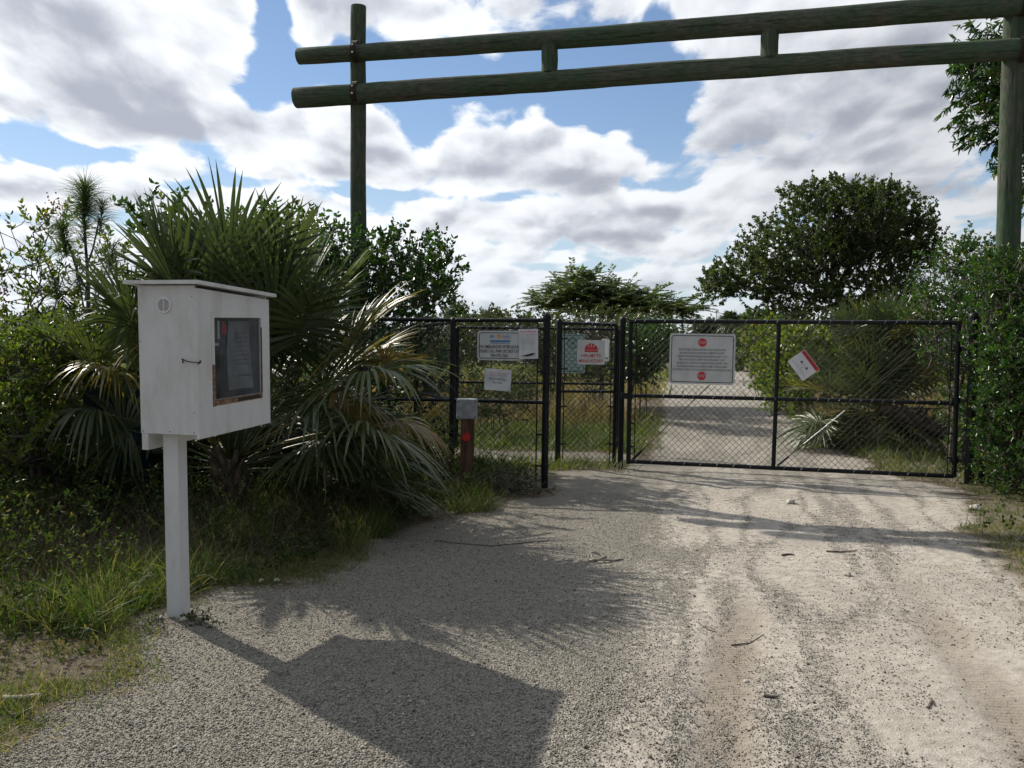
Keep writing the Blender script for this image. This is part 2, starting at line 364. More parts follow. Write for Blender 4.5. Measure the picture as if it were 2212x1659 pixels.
# ------------------------------------------------------------------ ground layout
def poly(pts): return np.array([G(*p)[:2] for p in pts])
apron = np.vstack([poly([(100, 1790), (60, 1640), (110, 1540), (235, 1460), (300, 1350), (480, 1262), (640, 1262), (735, 1215), (850, 1160), (930, 1122), (1060, 1108), (1185, 1075), (1190, 1040),
                         (1215, 1020), (1345, 1020), (1410, 985), (1425, 940), (1432, 900), (1436, 860), (1425, 838), (1450, 822), (1560, 806), (1600, 797),
                         (1618, 799), (1632, 815), (1650, 862), (1700, 903), (1768, 931), (1828, 985), (1930, 1035), (2060, 1060), (2075, 1105), (2080, 1160), (2150, 1210), (2212, 1280), (2300, 1420)]),
                   np.array([[2.6, 1.0], [2.6, -3.0], [-1.6, -3.0], [-1.5, 1.5]])])
path2 = np.array([[-9, 12.6], [-3, 12.4], [.2, 12.2], [1.7, 12.4], [1.7, 13.4], [.2, 13.5], [-3, 13.7], [-9, 13.9]])
def sdist(x, y, P):
    """positive inside"""
    shp = x.shape; x = x.ravel(); y = y.ravel(); ins = np.zeros(len(x), bool); dm = np.full(len(x), 1e9); n = len(P)
    for i in range(n):
        (x1, y1), (x2, y2) = P[i], P[(i + 1) % n]
        if y1 != y2:
            c = ((y1 > y) != (y2 > y)) & (x < (x2 - x1) * (y - y1) / (y2 - y1) + x1); ins ^= c
        dx, dy = x2 - x1, y2 - y1; t_ = np.clip(((x - x1) * dx + (y - y1) * dy) / (dx * dx + dy * dy + 1e-12), 0, 1)
        dm = np.minimum(dm, np.hypot(x - x1 - t_ * dx, y - y1 - t_ * dy))
    return np.where(ins, dm, -dm).reshape(shp)
def trackness(x, y):
    wx = x + (fbm(x, y, 1.7, 3) - .5) * .5 + (fbm(x, y, 7, 4) - .5) * .22; wy = y + (fbm(x, y, 1.7, 9) - .5) * .5 + (fbm(x, y, 7, 8) - .5) * .22
    return np.maximum(sdist(wx, wy, apron), sdist(wx, wy, path2))
def linedist(x, y, a, b):
    a = np.array(a); b = np.array(b); d = (b - a) / np.linalg.norm(b - a); return (x - a[0]) * d[1] - (y - a[1]) * d[0], (x - a[0]) * d[0] + (y - a[1]) * d[1]
RUTS = [((.60, 2.4), (1.55, 6.0), .13), ((1.82, 2.4), (2.75, 6.3), .13), ((-.5, 2.4), (.55, 5.5), .10)]
def rutmask(x, y):
    r = 0 * x
    for i, (a, b, wd) in enumerate(RUTS):
        c, l = linedist(x, y, a, b); c = c + (fbm(x, y, .8, 40 + i) - .5) * .12
        L = math.hypot(b[0] - a[0], b[1] - a[1])
        fade = 1 / (1 + np.exp((l - L * .80) * 5)); r = np.maximum(r, np.exp(-(c / wd) ** 4) * fade * (.35 if i == 2 else 1.0) * np.clip(fbm(x, y, 1.1, 77 + i) * 2.6 - .45, 0, 1))
    return r
def hz_(x, y):
    near = np.exp(-np.maximum(y - 14, 0) / 8)
    h = (fbm(x, y, .55, 21) - .5) * .05 * near + (fbm(x, y, 2.6, 31) - .5) * .022 * near
    h = h + (fbm(x * 1.0, y * .25 + x * .1, 5.0, 51) - .5) * .022 * near * np.clip((x - .2) * 1.5, 0, 1)
    h = h - rutmask(x, y) * .020
    return h
def sandmask(x, y):
    b = .35 + .16 * (y - 3.2); n = (fbm(x, y, .9, 61) - .5) * 1.9
    s = 1 / (1 + np.exp(-((x - b) * 2.2 + n) * 2.3)); far = 1 / (1 + np.exp(-(y - 10.3) * 2.0))
    edge = np.clip((3.4 + .3 * (y - 3) - x) * 1.5, 0, 1)
    streak = np.clip(1 - np.abs(fbm(x * 1.7 - y * .42, y * .28, 1.7, 71) - .5) * 8, 0, 1) * .7
    s = s * (1 - .75 * streak) * (1 - .36 * far)
    return np.clip(s + .0 * edge, 0, 1)
def axis(lo, hi, step, far, grow=1.14):
    a = list(np.arange(lo, hi + 1e-6, step)); s = step; v = a[-1]
    while v < far: s *= grow; v += s; a.append(v)
    s = step; v = a[0]; pre = []
    while v > -far: s *= grow; v -= s; pre.append(v)
    return np.array(pre[::-1] + a)
def ground_mat():
    m = bpy.data.materials.new('ground_surface'); m.use_nodes = True; t = NT(m.node_tree); p = t.n['Principled BSDF']
    co = t.new('ShaderNodeTexCoord').outputs['Object']
    at = lambda n: t.new('ShaderNodeAttribute', attribute_name=n).outputs['Fac']
    sand, soil, rut = at('sand'), at('soil'), at('rut')
    vo = t.new('ShaderNodeTexVoronoi', inp={'Vector': co, 'Scale': 125.0}); vo2 = t.new('ShaderNodeTexVoronoi', inp={'Vector': co, 'Scale': 38.0})
    sep = t.new('ShaderNodeSeparateColor'); t.l.new(vo.outputs['Color'], sep.inputs[0]); sep2 = t.new('ShaderNodeSeparateColor'); t.l.new(vo2.outputs['Color'], sep2.inputs[0])
    n1 = t.noise(co, 1.3, 5, .6); n2 = t.noise(co, 14, 6, .65); n3 = t.noise(co, 120, 3, .6)
    # gravel
    g = t.mix(sep.outputs[0], (.080, .074, .063), (.42, .39, .33)); g = t.mix(t.smooth(n2, .35, .7), g, (.29, .265, .22))
    g = t.mix(t.smooth(n1, .45, .7, 0, .5), g, (.30, .275, .235))
    crack = t.smooth(vo.outputs['Distance'], .0, .011, 0.0, 1.0)
    # sand
    s_ = t.mix(t.smooth(n2, .3, .7), (.35, .318, .272), (.53, .488, .425)); s_ = t.mix(t.smooth(n3, .35, .7, 0, .45), s_, (.27, .24, .20))
    s_ = t.mix(t.smooth(n1, .40, .66, 0, .45), s_, (.31, .28, .235))
    speck = t.m('MULTIPLY', t.smooth(sep2.outputs[1], .80, .86), t.smooth(t.noise(co, 2.2, 4, .6), .42, .62))
    s_ = t.mix(t.m('MULTIPLY', speck, .0), s_, (.13, .115, .10))
    s_ = t.mix(t.m('MULTIPLY', rut, .8), s_, (.245, .205, .16))
    # patchy blend: the boundary between gravel and sand breaks up in grains
    e = t.m('ADD', sand, t.m('ADD', t.m('MULTIPLY', t.m('SUBTRACT', n2, .5), 1.3), t.m('MULTIPLY', t.m('SUBTRACT', sep.outputs[1], .5), .55)))
    sf = t.smooth(e, .30, .72); c = t.mix(sf, g, s_)
    so = t.mix(t.smooth(n2, .3, .7), (.085, .070, .050), (.19, .155, .115)); so = t.mix(t.smooth(n3, .4, .7, 0, .6), so, (.24, .20, .14))
    e2 = t.smooth(t.m('ADD', soil, t.m('MULTIPLY', t.m('SUBTRACT', n2, .5), .9)), .3, .75)
    c = t.mix(e2, c, so); t.l.new(c, p.inputs['Base Color']); p.inputs['Roughness'].default_value = .95; p.inputs['Specular IOR Level'].default_value = .2
    hh = t.m('ADD', t.m('MULTIPLY', t.m('MULTIPLY', vo.outputs['Distance'], -1.3), t.m('SUBTRACT', 1.0, t.m('MULTIPLY', sf, .85))), t.m('ADD', t.m('MULTIPLY', n2, 1.2), t.m('MULTIPLY', n3, .35)))
    lug = t.new('ShaderNodeTexWave', wave_type='BANDS', bands_direction='Y', inp={'Vector': co, 'Scale': 10.0, 'Distortion': 1.5, 'Detail': 2.0, 'Detail Scale': 3.0})
    hh = t.m('ADD', hh, t.m('MULTIPLY', t.m('MULTIPLY', lug.outputs['Fac'], rut), .16))
    bump(t, p, hh, .9, .012); MATS['ground_surface'] = m
ground_mat()
def ground_sheet(name, sel, dz, label=None):
    xs = axis(-4.5, 4.5, .05, 900); ys = axis(2.6, 12.5, .05, 900)
    X, Y = np.meshgrid(xs, ys); T = trackness(X, Y); Z = hz_(X, Y) + dz
    V = np.stack([X, Y, Z], -1).reshape(-1, 3); nx = len(xs); ny = len(ys)
    i, j = np.meshgrid(np.arange(nx - 1), np.arange(ny - 1)); a = (j * nx + i)
    q = np.stack([a, a + 1, a + 1 + nx, a + nx], -1).reshape(-1, 4)
    Tc = T.ravel()[q].max(1)
    if sel: q = q[Tc > 0]; us = np.unique(q); mp = np.full(len(V), -1); mp[us] = np.arange(len(us)); q = mp[q]
    else: us = np.arange(len(V))
    o = fast_mesh(name, V[us], q, 'ground_surface', smooth=True)
    me = o.data; xv, yv = V[us, 0], V[us, 1]; Tv = T.ravel()[us]
    vals = {'sand': sandmask(xv, yv), 'soil': np.clip(.55 - Tv * 2.4, 0, 1), 'rut': rutmask(xv, yv)}
    for k_, vv in vals.items(): at = me.attributes.new(k_, 'FLOAT', 'POINT'); at.data.foreach_set('value', vv.astype(np.float32))
    return tag(o, kind='structure')
ground_sheet('ground', False, 0.0)
ground_sheet('dirt_track', True, 0.005)

# ------------------------------------------------------------------ plant machinery
def crown_points(ells, n, rng, shell=.55, hole=0.0):
    out = []; wts = np.array([e[3] * e[4] * e[5] for e in ells]) ** .75; wts /= wts.sum()
    for e, wt in zip(ells, wts):
        k = max(3, int(n * wt)); d = nrm(rng.normal(size=(k, 3))); r = (1 - shell * rng.random(k) ** 1.6)[:, None]
        rr = np.where(rng.random(k)[:, None] < .25, rng.random((k, 1)) ** .5, r)
        out.append(np.array(e[:3]) + d * rr * np.array(e[3:6]))
    P = np.concatenate(out)
    if hole > 0:
        nn = fbm(P[:, 0] * 1.0 + P[:, 1] * .7, P[:, 2] * 1.0 - P[:, 1] * .4, 2.6 / max(.3, ells[0][3]), 5, 2); P = P[nn > np.quantile(nn, hole)]
    P = P[P[:, 2] > .03]; return P
def grow(st, roots, P, rng, r_tip=.004, power=2.3, bend=.5, rmax=None, tint=.5, jit=.12):
    """joins every tip to the cheapest node already in the tree; pipe-model radii"""
    nodes = [np.asarray(r, float) for r in roots]; par = [-1] + list(range(len(roots) - 1)); pl = [0.0]
    for i in range(1, len(roots)): pl.append(pl[-1] + np.linalg.norm(nodes[i] - nodes[i - 1]))
    top = nodes[-1]; order = np.argsort(np.linalg.norm(P - top, axis=1)); N0 = len(nodes); tot = N0 + len(P) * 2
    arr = np.zeros((tot, 3)); arr[:N0] = nodes; pla = np.zeros(tot); pla[:N0] = pl; par = np.full(tot, -1); par[1:N0] = np.arange(N0 - 1); n = N0; tips = []
    for idx in order:
        p_ = P[idx]; dd = np.linalg.norm(arr[:n] - p_, axis=1); cost = dd + pla[:n] * bend + (np.arange(n) < N0 - 1) * .2 + np.maximum(0, arr[:n, 2] - p_[2]) * .6
        j = int(np.argmin(cost)); mid = (arr[j] + p_) / 2 + rng.normal(size=3) * dd[j] * jit + np.array([0, 0, dd[j] * .05])
        arr[n] = mid; par[n] = j; pla[n] = pla[j] + dd[j] * .5; arr[n + 1] = p_; par[n + 1] = n; pla[n + 1] = pla[j] + dd[j]; tips.append(n + 1); n += 2
    acc = np.zeros(n); isleaf = np.ones(n, bool); isleaf[par[1:n][par[1:n] >= 0]] = False; acc[isleaf] = r_tip ** power
    for i in range(n - 1, 0, -1):
        if par[i] >= 0: acc[par[i]] += acc[i]
    rad = acc ** (1 / power)
    if rmax: rad = np.minimum(rad, rmax * (rad / rad.max()) ** .6 if rad.max() > rmax else rad)
    i = np.arange(1, n); j = par[1:n]; big = rad[i] > .02
    st.edges(arr[j][big], arr[i][big], np.minimum(rad[j], rad[i] * 1.35)[big], rad[i][big], 7, tint); st.edges(arr[j][~big], arr[i][~big], np.minimum(rad[j], rad[i] * 1.35)[~big], rad[i][~big], 3, tint)
    tp = arr[tips]; return tp, nrm(tp - arr[par[tips]])
def sprays(sl, P, D, rng, m=12, L=.25, ll=.06, lw=.03, ang=(35, 80), droop=0.0, tint=(0, .9), sc=.4, spread=0.0, stem=None, twig=.002, upn=.6, curl=.1, fold=.25, planar=False):
    N = len(P)
    if N == 0: return
    t_ = rng.random((N, m)); Lk = L * (.6 + .8 * rng.random((N, 1)))
    Dj = nrm(D[:, None] + rng.normal(size=(N, 1, 3)) * sc)
    base = P[:, None] + Dj * (Lk * t_)[..., None] + rng.normal(size=(N, m, 3)) * spread
    if stem is not None: stem.edges(P - Dj[:, 0] * 0, P + Dj[:, 0] * Lk, twig, twig * .5, 3)
    a = np.radians(rng.uniform(*ang, (N, m))); ph = nrm(np.cross(Dj, rng.normal(size=(N, m, 3))))
    if planar: ph = nrm(np.cross(Dj, np.array([0, 0, 1.]) + rng.normal(size=(N, 1, 3)) * .15)) * rng.choice([-1, 1], (N, m, 1))
    d = Dj * np.cos(a)[..., None] + ph * np.sin(a)[..., None]; d[..., 2] -= droop; d = nrm(d).reshape(-1, 3)
    upv = np.array([0, 0, 1.]) * upn + rng.normal(size=(N * m, 3)) * .6; S = nrm(np.cross(d, upv))
    M_ = N * m; tb = np.repeat(rng.uniform(tint[0], tint[1], N), m) * .6 + rng.uniform(tint[0], tint[1], M_) * .4
    tb = np.where(rng.random(M_) < .03, 1.0, tb)
    s_ = rng.uniform(.65, 1.15, M_); sl.leaves(base.reshape(-1, 3), d, S, ll * s_, lw * s_, tb, fold, curl)
def shrub(name, label, cat, ells, n, leaf, mat, seed, base=None, group=None, hole=.1, shell=.55, r_tip=.004, rmax=.05, stems=1, bend=.4, up=.5, crown='foliage', wood='stem', **kw):
    rng = np.random.default_rng(seed); P = crown_points(ells, n, rng, shell, hole)
    c = np.mean(P, 0); b = np.array([c[0], c[1], 0.0]) if base is None else np.array(base, float)
    b[2] = float(hz_(np.array([b[0]]), np.array([b[1]]))[0]) - .03 if base is None or len(base) < 3 or base[2] == 0 else b[2]
    root = empty(name, b); tag(root, label, cat, group)
    st = Strips(); TP = []; TD = []
    owner = rng.integers(0, stems, len(P)) if stems > 1 else np.zeros(len(P), int)
    for s_ in range(stems):
        Q = P[owner == s_]
        if not len(Q): continue
        bb = b + (np.array([rng.normal() * .18, rng.normal() * .12, 0]) if stems > 1 else 0); q = np.mean(Q, 0); h = max(.15, (q[2] - b[2]) * (.35 if stems > 1 else .45))
        rt = [bb, bb + (q - bb) * .12 + [0, 0, h * .35], bb + (q - bb) * .3 + [0, 0, h * .6]]
        tp, td = grow(st, rt, Q, rng, r_tip, bend=bend, rmax=rmax); TP.append(tp); TD.append(td)
    tp = np.concatenate(TP); td = nrm(np.concatenate(TD) + np.array([0, 0, up])); sl = Strips()
    sprays(sl, tp, td, rng, stem=st, **leaf)
    for s_ in (st, sl): s_.v = [v - b for v in s_.v]
    st.build(wood, 'bark', root); sl.build(crown, mat, root); return root

def tree(name, label, cat, trunk, ells, n, leaf, mat, seed, group=None, hole=.15, shell=.5, r_tip=.006, rmax=.16, bend=.35, up=.3, flat=False, **kw):
    rng = np.random.default_rng(seed); P = crown_points(ells, n, rng, shell, hole); b = np.array(trunk[0], float)
    root = empty(name, b); tag(root, label, cat, group); st = Strips()
    tp, td = grow(st, trunk, P, rng, r_tip, bend=bend, rmax=rmax, **kw); td = nrm((td + rng.normal(size=td.shape) * .5) * [1, 1, .12] if flat else td + np.array([0, 0, up])); sl = Strips()
    sprays(sl, tp, td, rng, stem=st, **leaf)
    for s_ in (st, sl): s_.v = [v - b for v in s_.v]
    st.build('trunk', 'bark', root); sl.build('crown', mat, root); return root

def frond_mesh(rng, heart, d0, pet, Rb, nseg=40, tint=.3, span=130, fold=.25, seg_droop=.28, pdroop=.18, segw=.037, roll=0.0):
    """fan leaf: arching petiole and folded pointed segments"""
    s = Strips(); d0 = nrm(np.array(d0)); N = 7; pts = []
    for i in range(N): t_ = i / (N - 1); pts.append(heart + d0 * pet * t_ + np.array([0, 0, -1]) * pdroop * pet * t_ ** 2.2)
    pts = np.array(pts); s.edges(pts[:-1], pts[1:], np.linspace(.013, .008, N - 1), np.linspace(.012, .007, N - 1), 4, min(tint + .25, .79) if tint < .85 else tint)
    ax = nrm(pts[-1] - pts[-2]); hub = pts[-1]; up = np.array([0, 0, 1.]) if abs(ax[2]) < .95 else np.array([heart[0] - hub[0], heart[1] - hub[1], .1]); sd = nrm(np.cross(ax, up))
    c, sn = math.cos(roll), math.sin(roll); nn = np.cross(sd, ax); sd = sd * c + nn * sn; nn = np.cross(sd, ax)
    al = np.radians(np.linspace(-span, span, nseg)) + rng.normal(size=nseg) * .02; da = 2 * math.radians(span) / nseg
    ts = np.array([0, .18, .36, .52, .68, .84, 1.0]); V = []; T = []
    Ls = Rb * (.66 + .34 * np.cos(al * .62)) * rng.uniform(.88, 1.08, nseg)
    for a, L in zip(al, Ls):
        d = ax * math.cos(a) + sd * math.sin(a) + nn * (fold * abs(math.sin(a)) - .05); d = d / np.linalg.norm(d)
        across = np.cross(d, nn); across /= np.linalg.norm(across); hb = hub + ax * .05 * math.cos(a); dr = seg_droop * rng.uniform(.6, 1.4); tw = rng.normal() * .35
        nb = np.cross(across, d); ac = across * math.cos(tw) + nb * math.sin(tw); nk = -across * math.sin(tw) + nb * math.cos(tw)
        for t_ in ts:
            r = L * t_; wd = min(da * r * 1.02, segw) * (1 if t_ < .5 else max(.04, 1 - ((t_ - .5) / .5) ** 1.8)) * .5
            cpt = hb + d * r + np.array([0, 0, -1]) * dr * L * t_ ** 2.4; bl = min(1, t_ * 2); av = across * (1 - bl) + ac * bl
            V += [cpt - av * wd, cpt + nk * wd * .55, cpt + av * wd]
        tj = np.clip(tint + rng.normal() * .06, 0, 1); T += [tj] * (3 * len(ts) - 3) + [min(1, tj + .12)] * 3
    V = np.array(V); K = len(ts); q = []
    for i in range(K - 1): q += [[i * 3, i * 3 + 1, i * 3 + 4, i * 3 + 3], [i * 3 + 1, i * 3 + 2, i * 3 + 5, i * 3 + 4]]
    q = np.array(q)[None] + (np.arange(nseg) * 3 * K)[:, None, None] + s.n
    s.v.append(V); s.q.append(q.reshape(-1, 4)); s.t.append(np.array(T)); s.n += len(V); return s

def fan_palm(name, label, base, heart, n, seed, pet=(.7, 1.1), Rb=(.7, .9), elo=(-25, 88), special=(), nseg=40, trunk_r=.12, lean=(0, 0)):
    rng = np.random.default_rng(seed); base = np.array(base, float); heart = np.array(heart, float); root = empty(name, base); tag(root, label, 'palm')
    tm = MB(); hb = heart - base
    tm.tube([(0, 0, -.05), hb * .35, hb * .7, hb], [trunk_r * 1.15, trunk_r * 1.1, trunk_r, trunk_r * .7], 'palm_bark', 14)
    for i in range(34):                                  # old leaf boots round the trunk
        a = i * 2.4; z = .05 + .9 * i / 34 * hb[2]; c = hb * (z / hb[2]); o = np.array([math.cos(a), math.sin(a), 0]); L = .10 + .14 * rng.random()
        p0 = c + o * trunk_r * .75; p1 = p0 + o * L * .55 + np.array([0, 0, L]); tm.tube([p0, (p0 + p1) / 2 + o * .01, p1], [.034, .026, .014], 'palm_bark', 5)
    tm.build('trunk', root)
    for i in range(n):
        f = (i + .5) / n; e = R(elo[1] - (elo[1] - elo[0]) * f ** 1.0) + rng.normal() * .07; a = i * 2.39996 + rng.normal() * .15
        d = np.array([math.cos(a) * math.cos(e), math.sin(a) * math.cos(e), math.sin(e)]); d = d + np.array([lean[0], lean[1], 0]); tint = rng.uniform(.05, .62)
        if rng.random() < .10: tint = .80
        if f > .50 and d[1] < -.30: continue
        s = frond_mesh(rng, heart - base + np.array([0, 0, -.12 * f]), d, rng.uniform(*pet) * (1 - .25 * f), rng.uniform(*Rb), nseg, tint, 125, .30 + .2 * rng.random(), .13 + .36 * f ** 2.4, (-.20 * math.sin(min(1, f / .7) * math.pi) + .26 * max(0, f - .55) / .45), roll=rng.normal() * .45)
        s.build('frond', 'palm_leaf', root)
    for (px, py, Y, tint, Rb_, dr) in special:           # single fronds whose hubs the picture shows
        hub = W(px, py, Y); v = hub - heart; L = np.linalg.norm(v); v = v / L + np.array([0, 0, .10])
        s = frond_mesh(rng, heart - base, v, L, Rb_, nseg, tint, 115, .4, dr, .12, roll=rng.normal() * .2); s.build('frond', 'palm_leaf', root)
    return root

# ------------------------------------------------------------------ the log arch
ALv = W(775, 500, 12.4); ARv = W(2187, 500, 10.5)
def log(mb, a, b, r0, r1, seed, seg=14, n=20):
    a = np.array(a, float); b = np.array(b, float); rng = np.random.default_rng(seed); d = nrm(b - a); ref = np.array([0, 0, 1.]) if abs(d[2]) < .9 else np.array([1., 0, 0]); u = nrm(np.cross(ref, d)); v = np.cross(d, u)
    vs = []; L = np.linalg.norm(b - a); ph = rng.random(3) * 6
    cut = .006
    st = [0, cut / L] + list(np.linspace(0.03, .97, seg)) + [1 - cut / L, 1]
    for i, t_ in enumerate(st):
        r = r0 + (r1 - r0) * t_; ed = .95 if i in (0, len(st) - 1) else 1
        c = a + (b - a) * t_ + (u * math.sin(t_ * 5 + ph[0]) + v * math.cos(t_ * 4 + ph[1])) * r * (.10 if seg > 6 else .01)
        for k in range(n): th = 2 * math.pi * k / n; rr = r * ed * (1 + .03 * math.sin(3 * th + ph[2] + t_ * 3) + (.03 if seg > 6 else .008) * math.sin(t_ * 23 + ph[1]) * math.sin(th + ph[0]) + .016 * rng.normal()); vs.append(c + rr * (math.cos(th) * u + math.sin(th) * v))
    K = len(st); fs = [(i * n + k, i * n + (k + 1) % n, (i + 1) * n + (k + 1) % n, (i + 1) * n + k) for i in range(K - 1) for k in range(n)]
    mb.add(vs, fs, 'log_wood', True); mb.add(vs[:n][::-1], [list(range(n))], 'log_wood'); mb.add(vs[-n:], [list(range(n))], 'log_wood')
    return [(t_ * L, k / n * 2 * math.pi * r0) for t_ in st for k in range(n)]
def log_obj(name, a, b, r0, r1, seed, parent, off, seg=14):
    mb = MB(); a = np.array(a, float) - off; b = np.array(b, float) - off; uvv = log(mb, a, b, r0, r1, seed, seg); o = mb.build(name, parent); me = o.data
    uv = me.uv_layers.new(name='UVMap'); nuv = len(uvv)
    for lp in me.loops: q = lp.vertex_index; uv.data[lp.index].uv = (uvv[q][0], uvv[q][1] * 1.0) if q < nuv else (0.3, .2)
    return o
arch = empty('log_arch', (ALv[0], ALv[1], 0)); tag(arch, 'tall rustic arch of round mossy green logs spanning the entrance, two crossbeams high up', 'log arch')
ao = np.array([ALv[0], ALv[1], 0.0])
bd = nrm(np.array([ARv[0] - ALv[0], ARv[1] - ALv[1], 0])); bn = np.array([bd[1], -bd[0], 0.0])       # towards camera
zt0 = W(776, 118, 12.4)[2]; zl0 = W(776, 205, 12.4)[2]; zt1 = W(2187, 16, 10.5)[2]; zl1 = W(2187, 114, 10.5)[2]
ztop = W(776, 14, 12.4)[2]
log_obj('upright_log', (ALv[0], ALv[1], -.3), (W(776, 20, 12.4)[0], ALv[1], ztop), .118, .105, 1, arch, ao)
log_obj('upright_log', (ARv[0], ARv[1], -.3), (W(2191, 20, 10.5)[0], ARv[1], ztop + .1), .140, .118, 2, arch, ao)
def beam(z0, z1, ext0, ext1, r0, r1, seed):
    p0 = np.array([ALv[0], ALv[1], z0]); p1 = np.array([ARv[0], ARv[1], z1]); d = p1 - p0; L = np.linalg.norm(d); d /= L
    log_obj('crossbeam', p0 - d * ext0 + bn * .10, p1 + d * ext1 + bn * .10, r0, r1, seed, arch, ao, 30); return p0 + bn * .10, p1 + bn * .10
T0, T1 = beam(zt0, zt1, .88, .9, .112, .142, 3); L0, L1 = beam(zl0, zl1, .91, .8, .142, .118, 4)
for px, w_ in ((1186, .105), (1661, .105)):
    # where the beams pass this azimuth
    f = None
    for k in np.linspace(0, 1, 2001):
        q = L0 + (L1 - L0) * k
        pr = RC.T @ (q - np.array([0, 0, CAMZ])); sxp = W0 / 2 + F0 * pr[0] / -pr[2]
        if sxp >= px: f = k; break
    a = L0 + (L1 - L0) * f; b = T0 + (T1 - T0) * f
    log_obj('spacer_log', (a[0], a[1], a[2] + .09), (b[0], b[1], b[2] - .09), w_, w_ * 1.02, 10 + px, arch, ao, 5)
for P_, z_ in ((ALv, zt0), (ALv, zl0), (ARv, zl1), (ARv, zt1)):
    mb = MB(); c = np.array([P_[0], P_[1], z_]) - ao + bn * .10
    ring = [c + bn * .155 * math.cos(t_) + np.array([0, 0, 1]) * .155 * math.sin(t_) for t_ in np.linspace(-1.35, 1.35, 12)]
    for q in (-.028, ): 
        vs = []; 
        for p_ in ring: vs += [p_ - bd * .04, p_ + bd * .04]
        mb.add(vs, [(2 * i, 2 * i + 1, 2 * i + 3, 2 * i + 2) for i in range(11)], 'rust')
        vs2 = [np.array(v) - (np.array(v) - c) * .06 for v in vs]; mb.add(vs2, [(2 * i, 2 * i + 2, 2 * i + 3, 2 * i + 1) for i in range(11)], 'rust')
    for s_ in (-1, 1): mb.tube([c + bn * .15 + bd * .0 + np.array([0, 0, s_ * .05]), c + bn * .172 + np.array([0, 0, s_ * .05])], .014, 'steel', 8)
    mb.build('bracket', arch)

# ------------------------------------------------------------------ chain link fences and gate
def chain(parent, name, A, B, z0, z1, a=.040, r=.0029, off=np.zeros(3), zfun=None):
    A = np.array(A[:2], float); B = np.array(B[:2], float); L = np.linalg.norm(B - A); u = (B - A) / L; nrm2 = np.array([u[1], -u[0]])
    ni = int(L / a); nj = int((z1 - z0) / a); i = np.arange(ni)[:, None]; j = np.arange(nj + 1)[None]
    xx = (i + ((i + j) % 2)) * (L / ni); zz = z0 + j * (z1 - z0) / nj + 0 * i; dy = (((i + j) % 2) * 2 - 1) * .003
    P = np.stack([A[0] + u[0] * xx + nrm2[0] * dy, A[1] + u[1] * xx + nrm2[1] * dy, zz], -1) - off
    rng = np.random.default_rng(1); P = P + rng.normal(size=P.shape) * .0012
    s = Strips(); s.edges(P[:, :-1].reshape(-1, 3), P[:, 1:].reshape(-1, 3), r, r, 3)
    return s.build(name, 'black_vinyl', parent)
def rail(parent, name, A, B, r, off, ties=True, side=None, tie_r=.0022, seed=0, step=.125):
    mb = MB(); A = np.array(A, float) - off; B = np.array(B, float) - off; mb.tube([A, B], r, 'black_vinyl', 12)
    if ties:
        L = np.linalg.norm(B - A); d = (B - A) / L; rng = np.random.default_rng(seed + int(L * 100)); hor = np.array([-d[1], d[0], 0]); up = np.cross(hor, d); k = int(L / step)
        for i in range(k):
            c = A + d * (i + .5) * L / k; R_ = r + tie_r; ring = [c + d * (.022 * (q / 6 - .5) * 2) + hor * R_ * math.cos(math.pi * 2 * q / 12 + 2.2) + up * R_ * math.sin(math.pi * 2 * q / 12 + 2.2) for q in range(7 + (i % 3))]
            mb.tube(ring, tie_r, 'tie_metal' if rng.random() < .75 else 'black_vinyl', 4, False)
    return mb.build(name, parent)
def post(parent, name, xy, z1, r, off, cap=True, z0=-.05):
    mb = MB(); x, y = xy[0] - off[0], xy[1] - off[1]; mb.tube([(x, y, z0), (x, y, z1)], r, 'black_vinyl', 14)
    if cap:
        prof = [(r * 1.12, z1 - .03), (r * 1.12, z1), (r * .9, z1 + .022), (r * .5, z1 + .036), (.001, z1 + .04)]
        mb.tube([(x, y, z) for _, z in prof], [q for q, _ in prof], 'black_vinyl', 14)
    return mb.build(name, parent)
NP = G(1176, 1055); N2 = W(975, 1040, 10.1); N3 = W(560, 1040, 10.2); N2[2] = N3[2] = 0
F1 = G(1204, 1007); F2 = G(1340, 1009)
GL = G(1357, 1013); GR = G(2060, 1043); HP = G(2093, 1046)
RB1 = W(1332, 974, 13.7); RB0 = W(985, 974, 13.7); RB1[2] = RB0[2] = 0; RT = W(840, 974, 14.0); RT[2] = 0
# near fence run, left of the walk-through
nf = empty('chain_link_fence', (NP[0], NP[1], 0)); tag(nf, 'near run of black chain link fence behind the grey box post, holding the emergency sign', 'fence', 'black chain link fence runs'); o_ = np.array([NP[0], NP[1], 0])
post(nf, 'post', NP, W(1181, 684, NP[1])[2], .040, o_); post(nf, 'post', N2, 1.86, .034, o_); post(nf, 'post', N3, 1.86, .034, o_)
pA = lambda p, z: (p[0], p[1], z)
rail(nf, 'top_rail', pA(NP, 1.865), pA(N2, 1.865), .022, o_); rail(nf, 'top_rail', pA(N2, 1.865), pA(N3, 1.865), .022, o_, seed=3)
rail(nf, 'middle_rail', pA(NP, .955), pA(N2, .955), .020, o_, seed=5); rail(nf, 'middle_rail', pA(N2, .955), pA(N3, .955), .020, o_, seed=8)
chain(nf, 'wire_mesh', NP + nrm(N2 - NP) * .09, N2, .04, 1.89, off=o_); chain(nf, 'wire_mesh', N2, N3, .04, 1.89, off=o_)
mb = MB(); q = NP + nrm(N2 - NP) * .10 - o_; mb.tube([(q[0], q[1], .03), (q[0], q[1], 1.86)], .008, 'black_vinyl', 6)
for z in (.25, .6, .95, 1.3, 1.65): mb.tube([(q[0], q[1], z), (0, 0, z)], .012, 'black_vinyl', 6); mb.tube([(0, 0, z - .014), (0, 0, z + .014)], .046, 'black_vinyl', 14)
mb.build('tension_bar', nf)
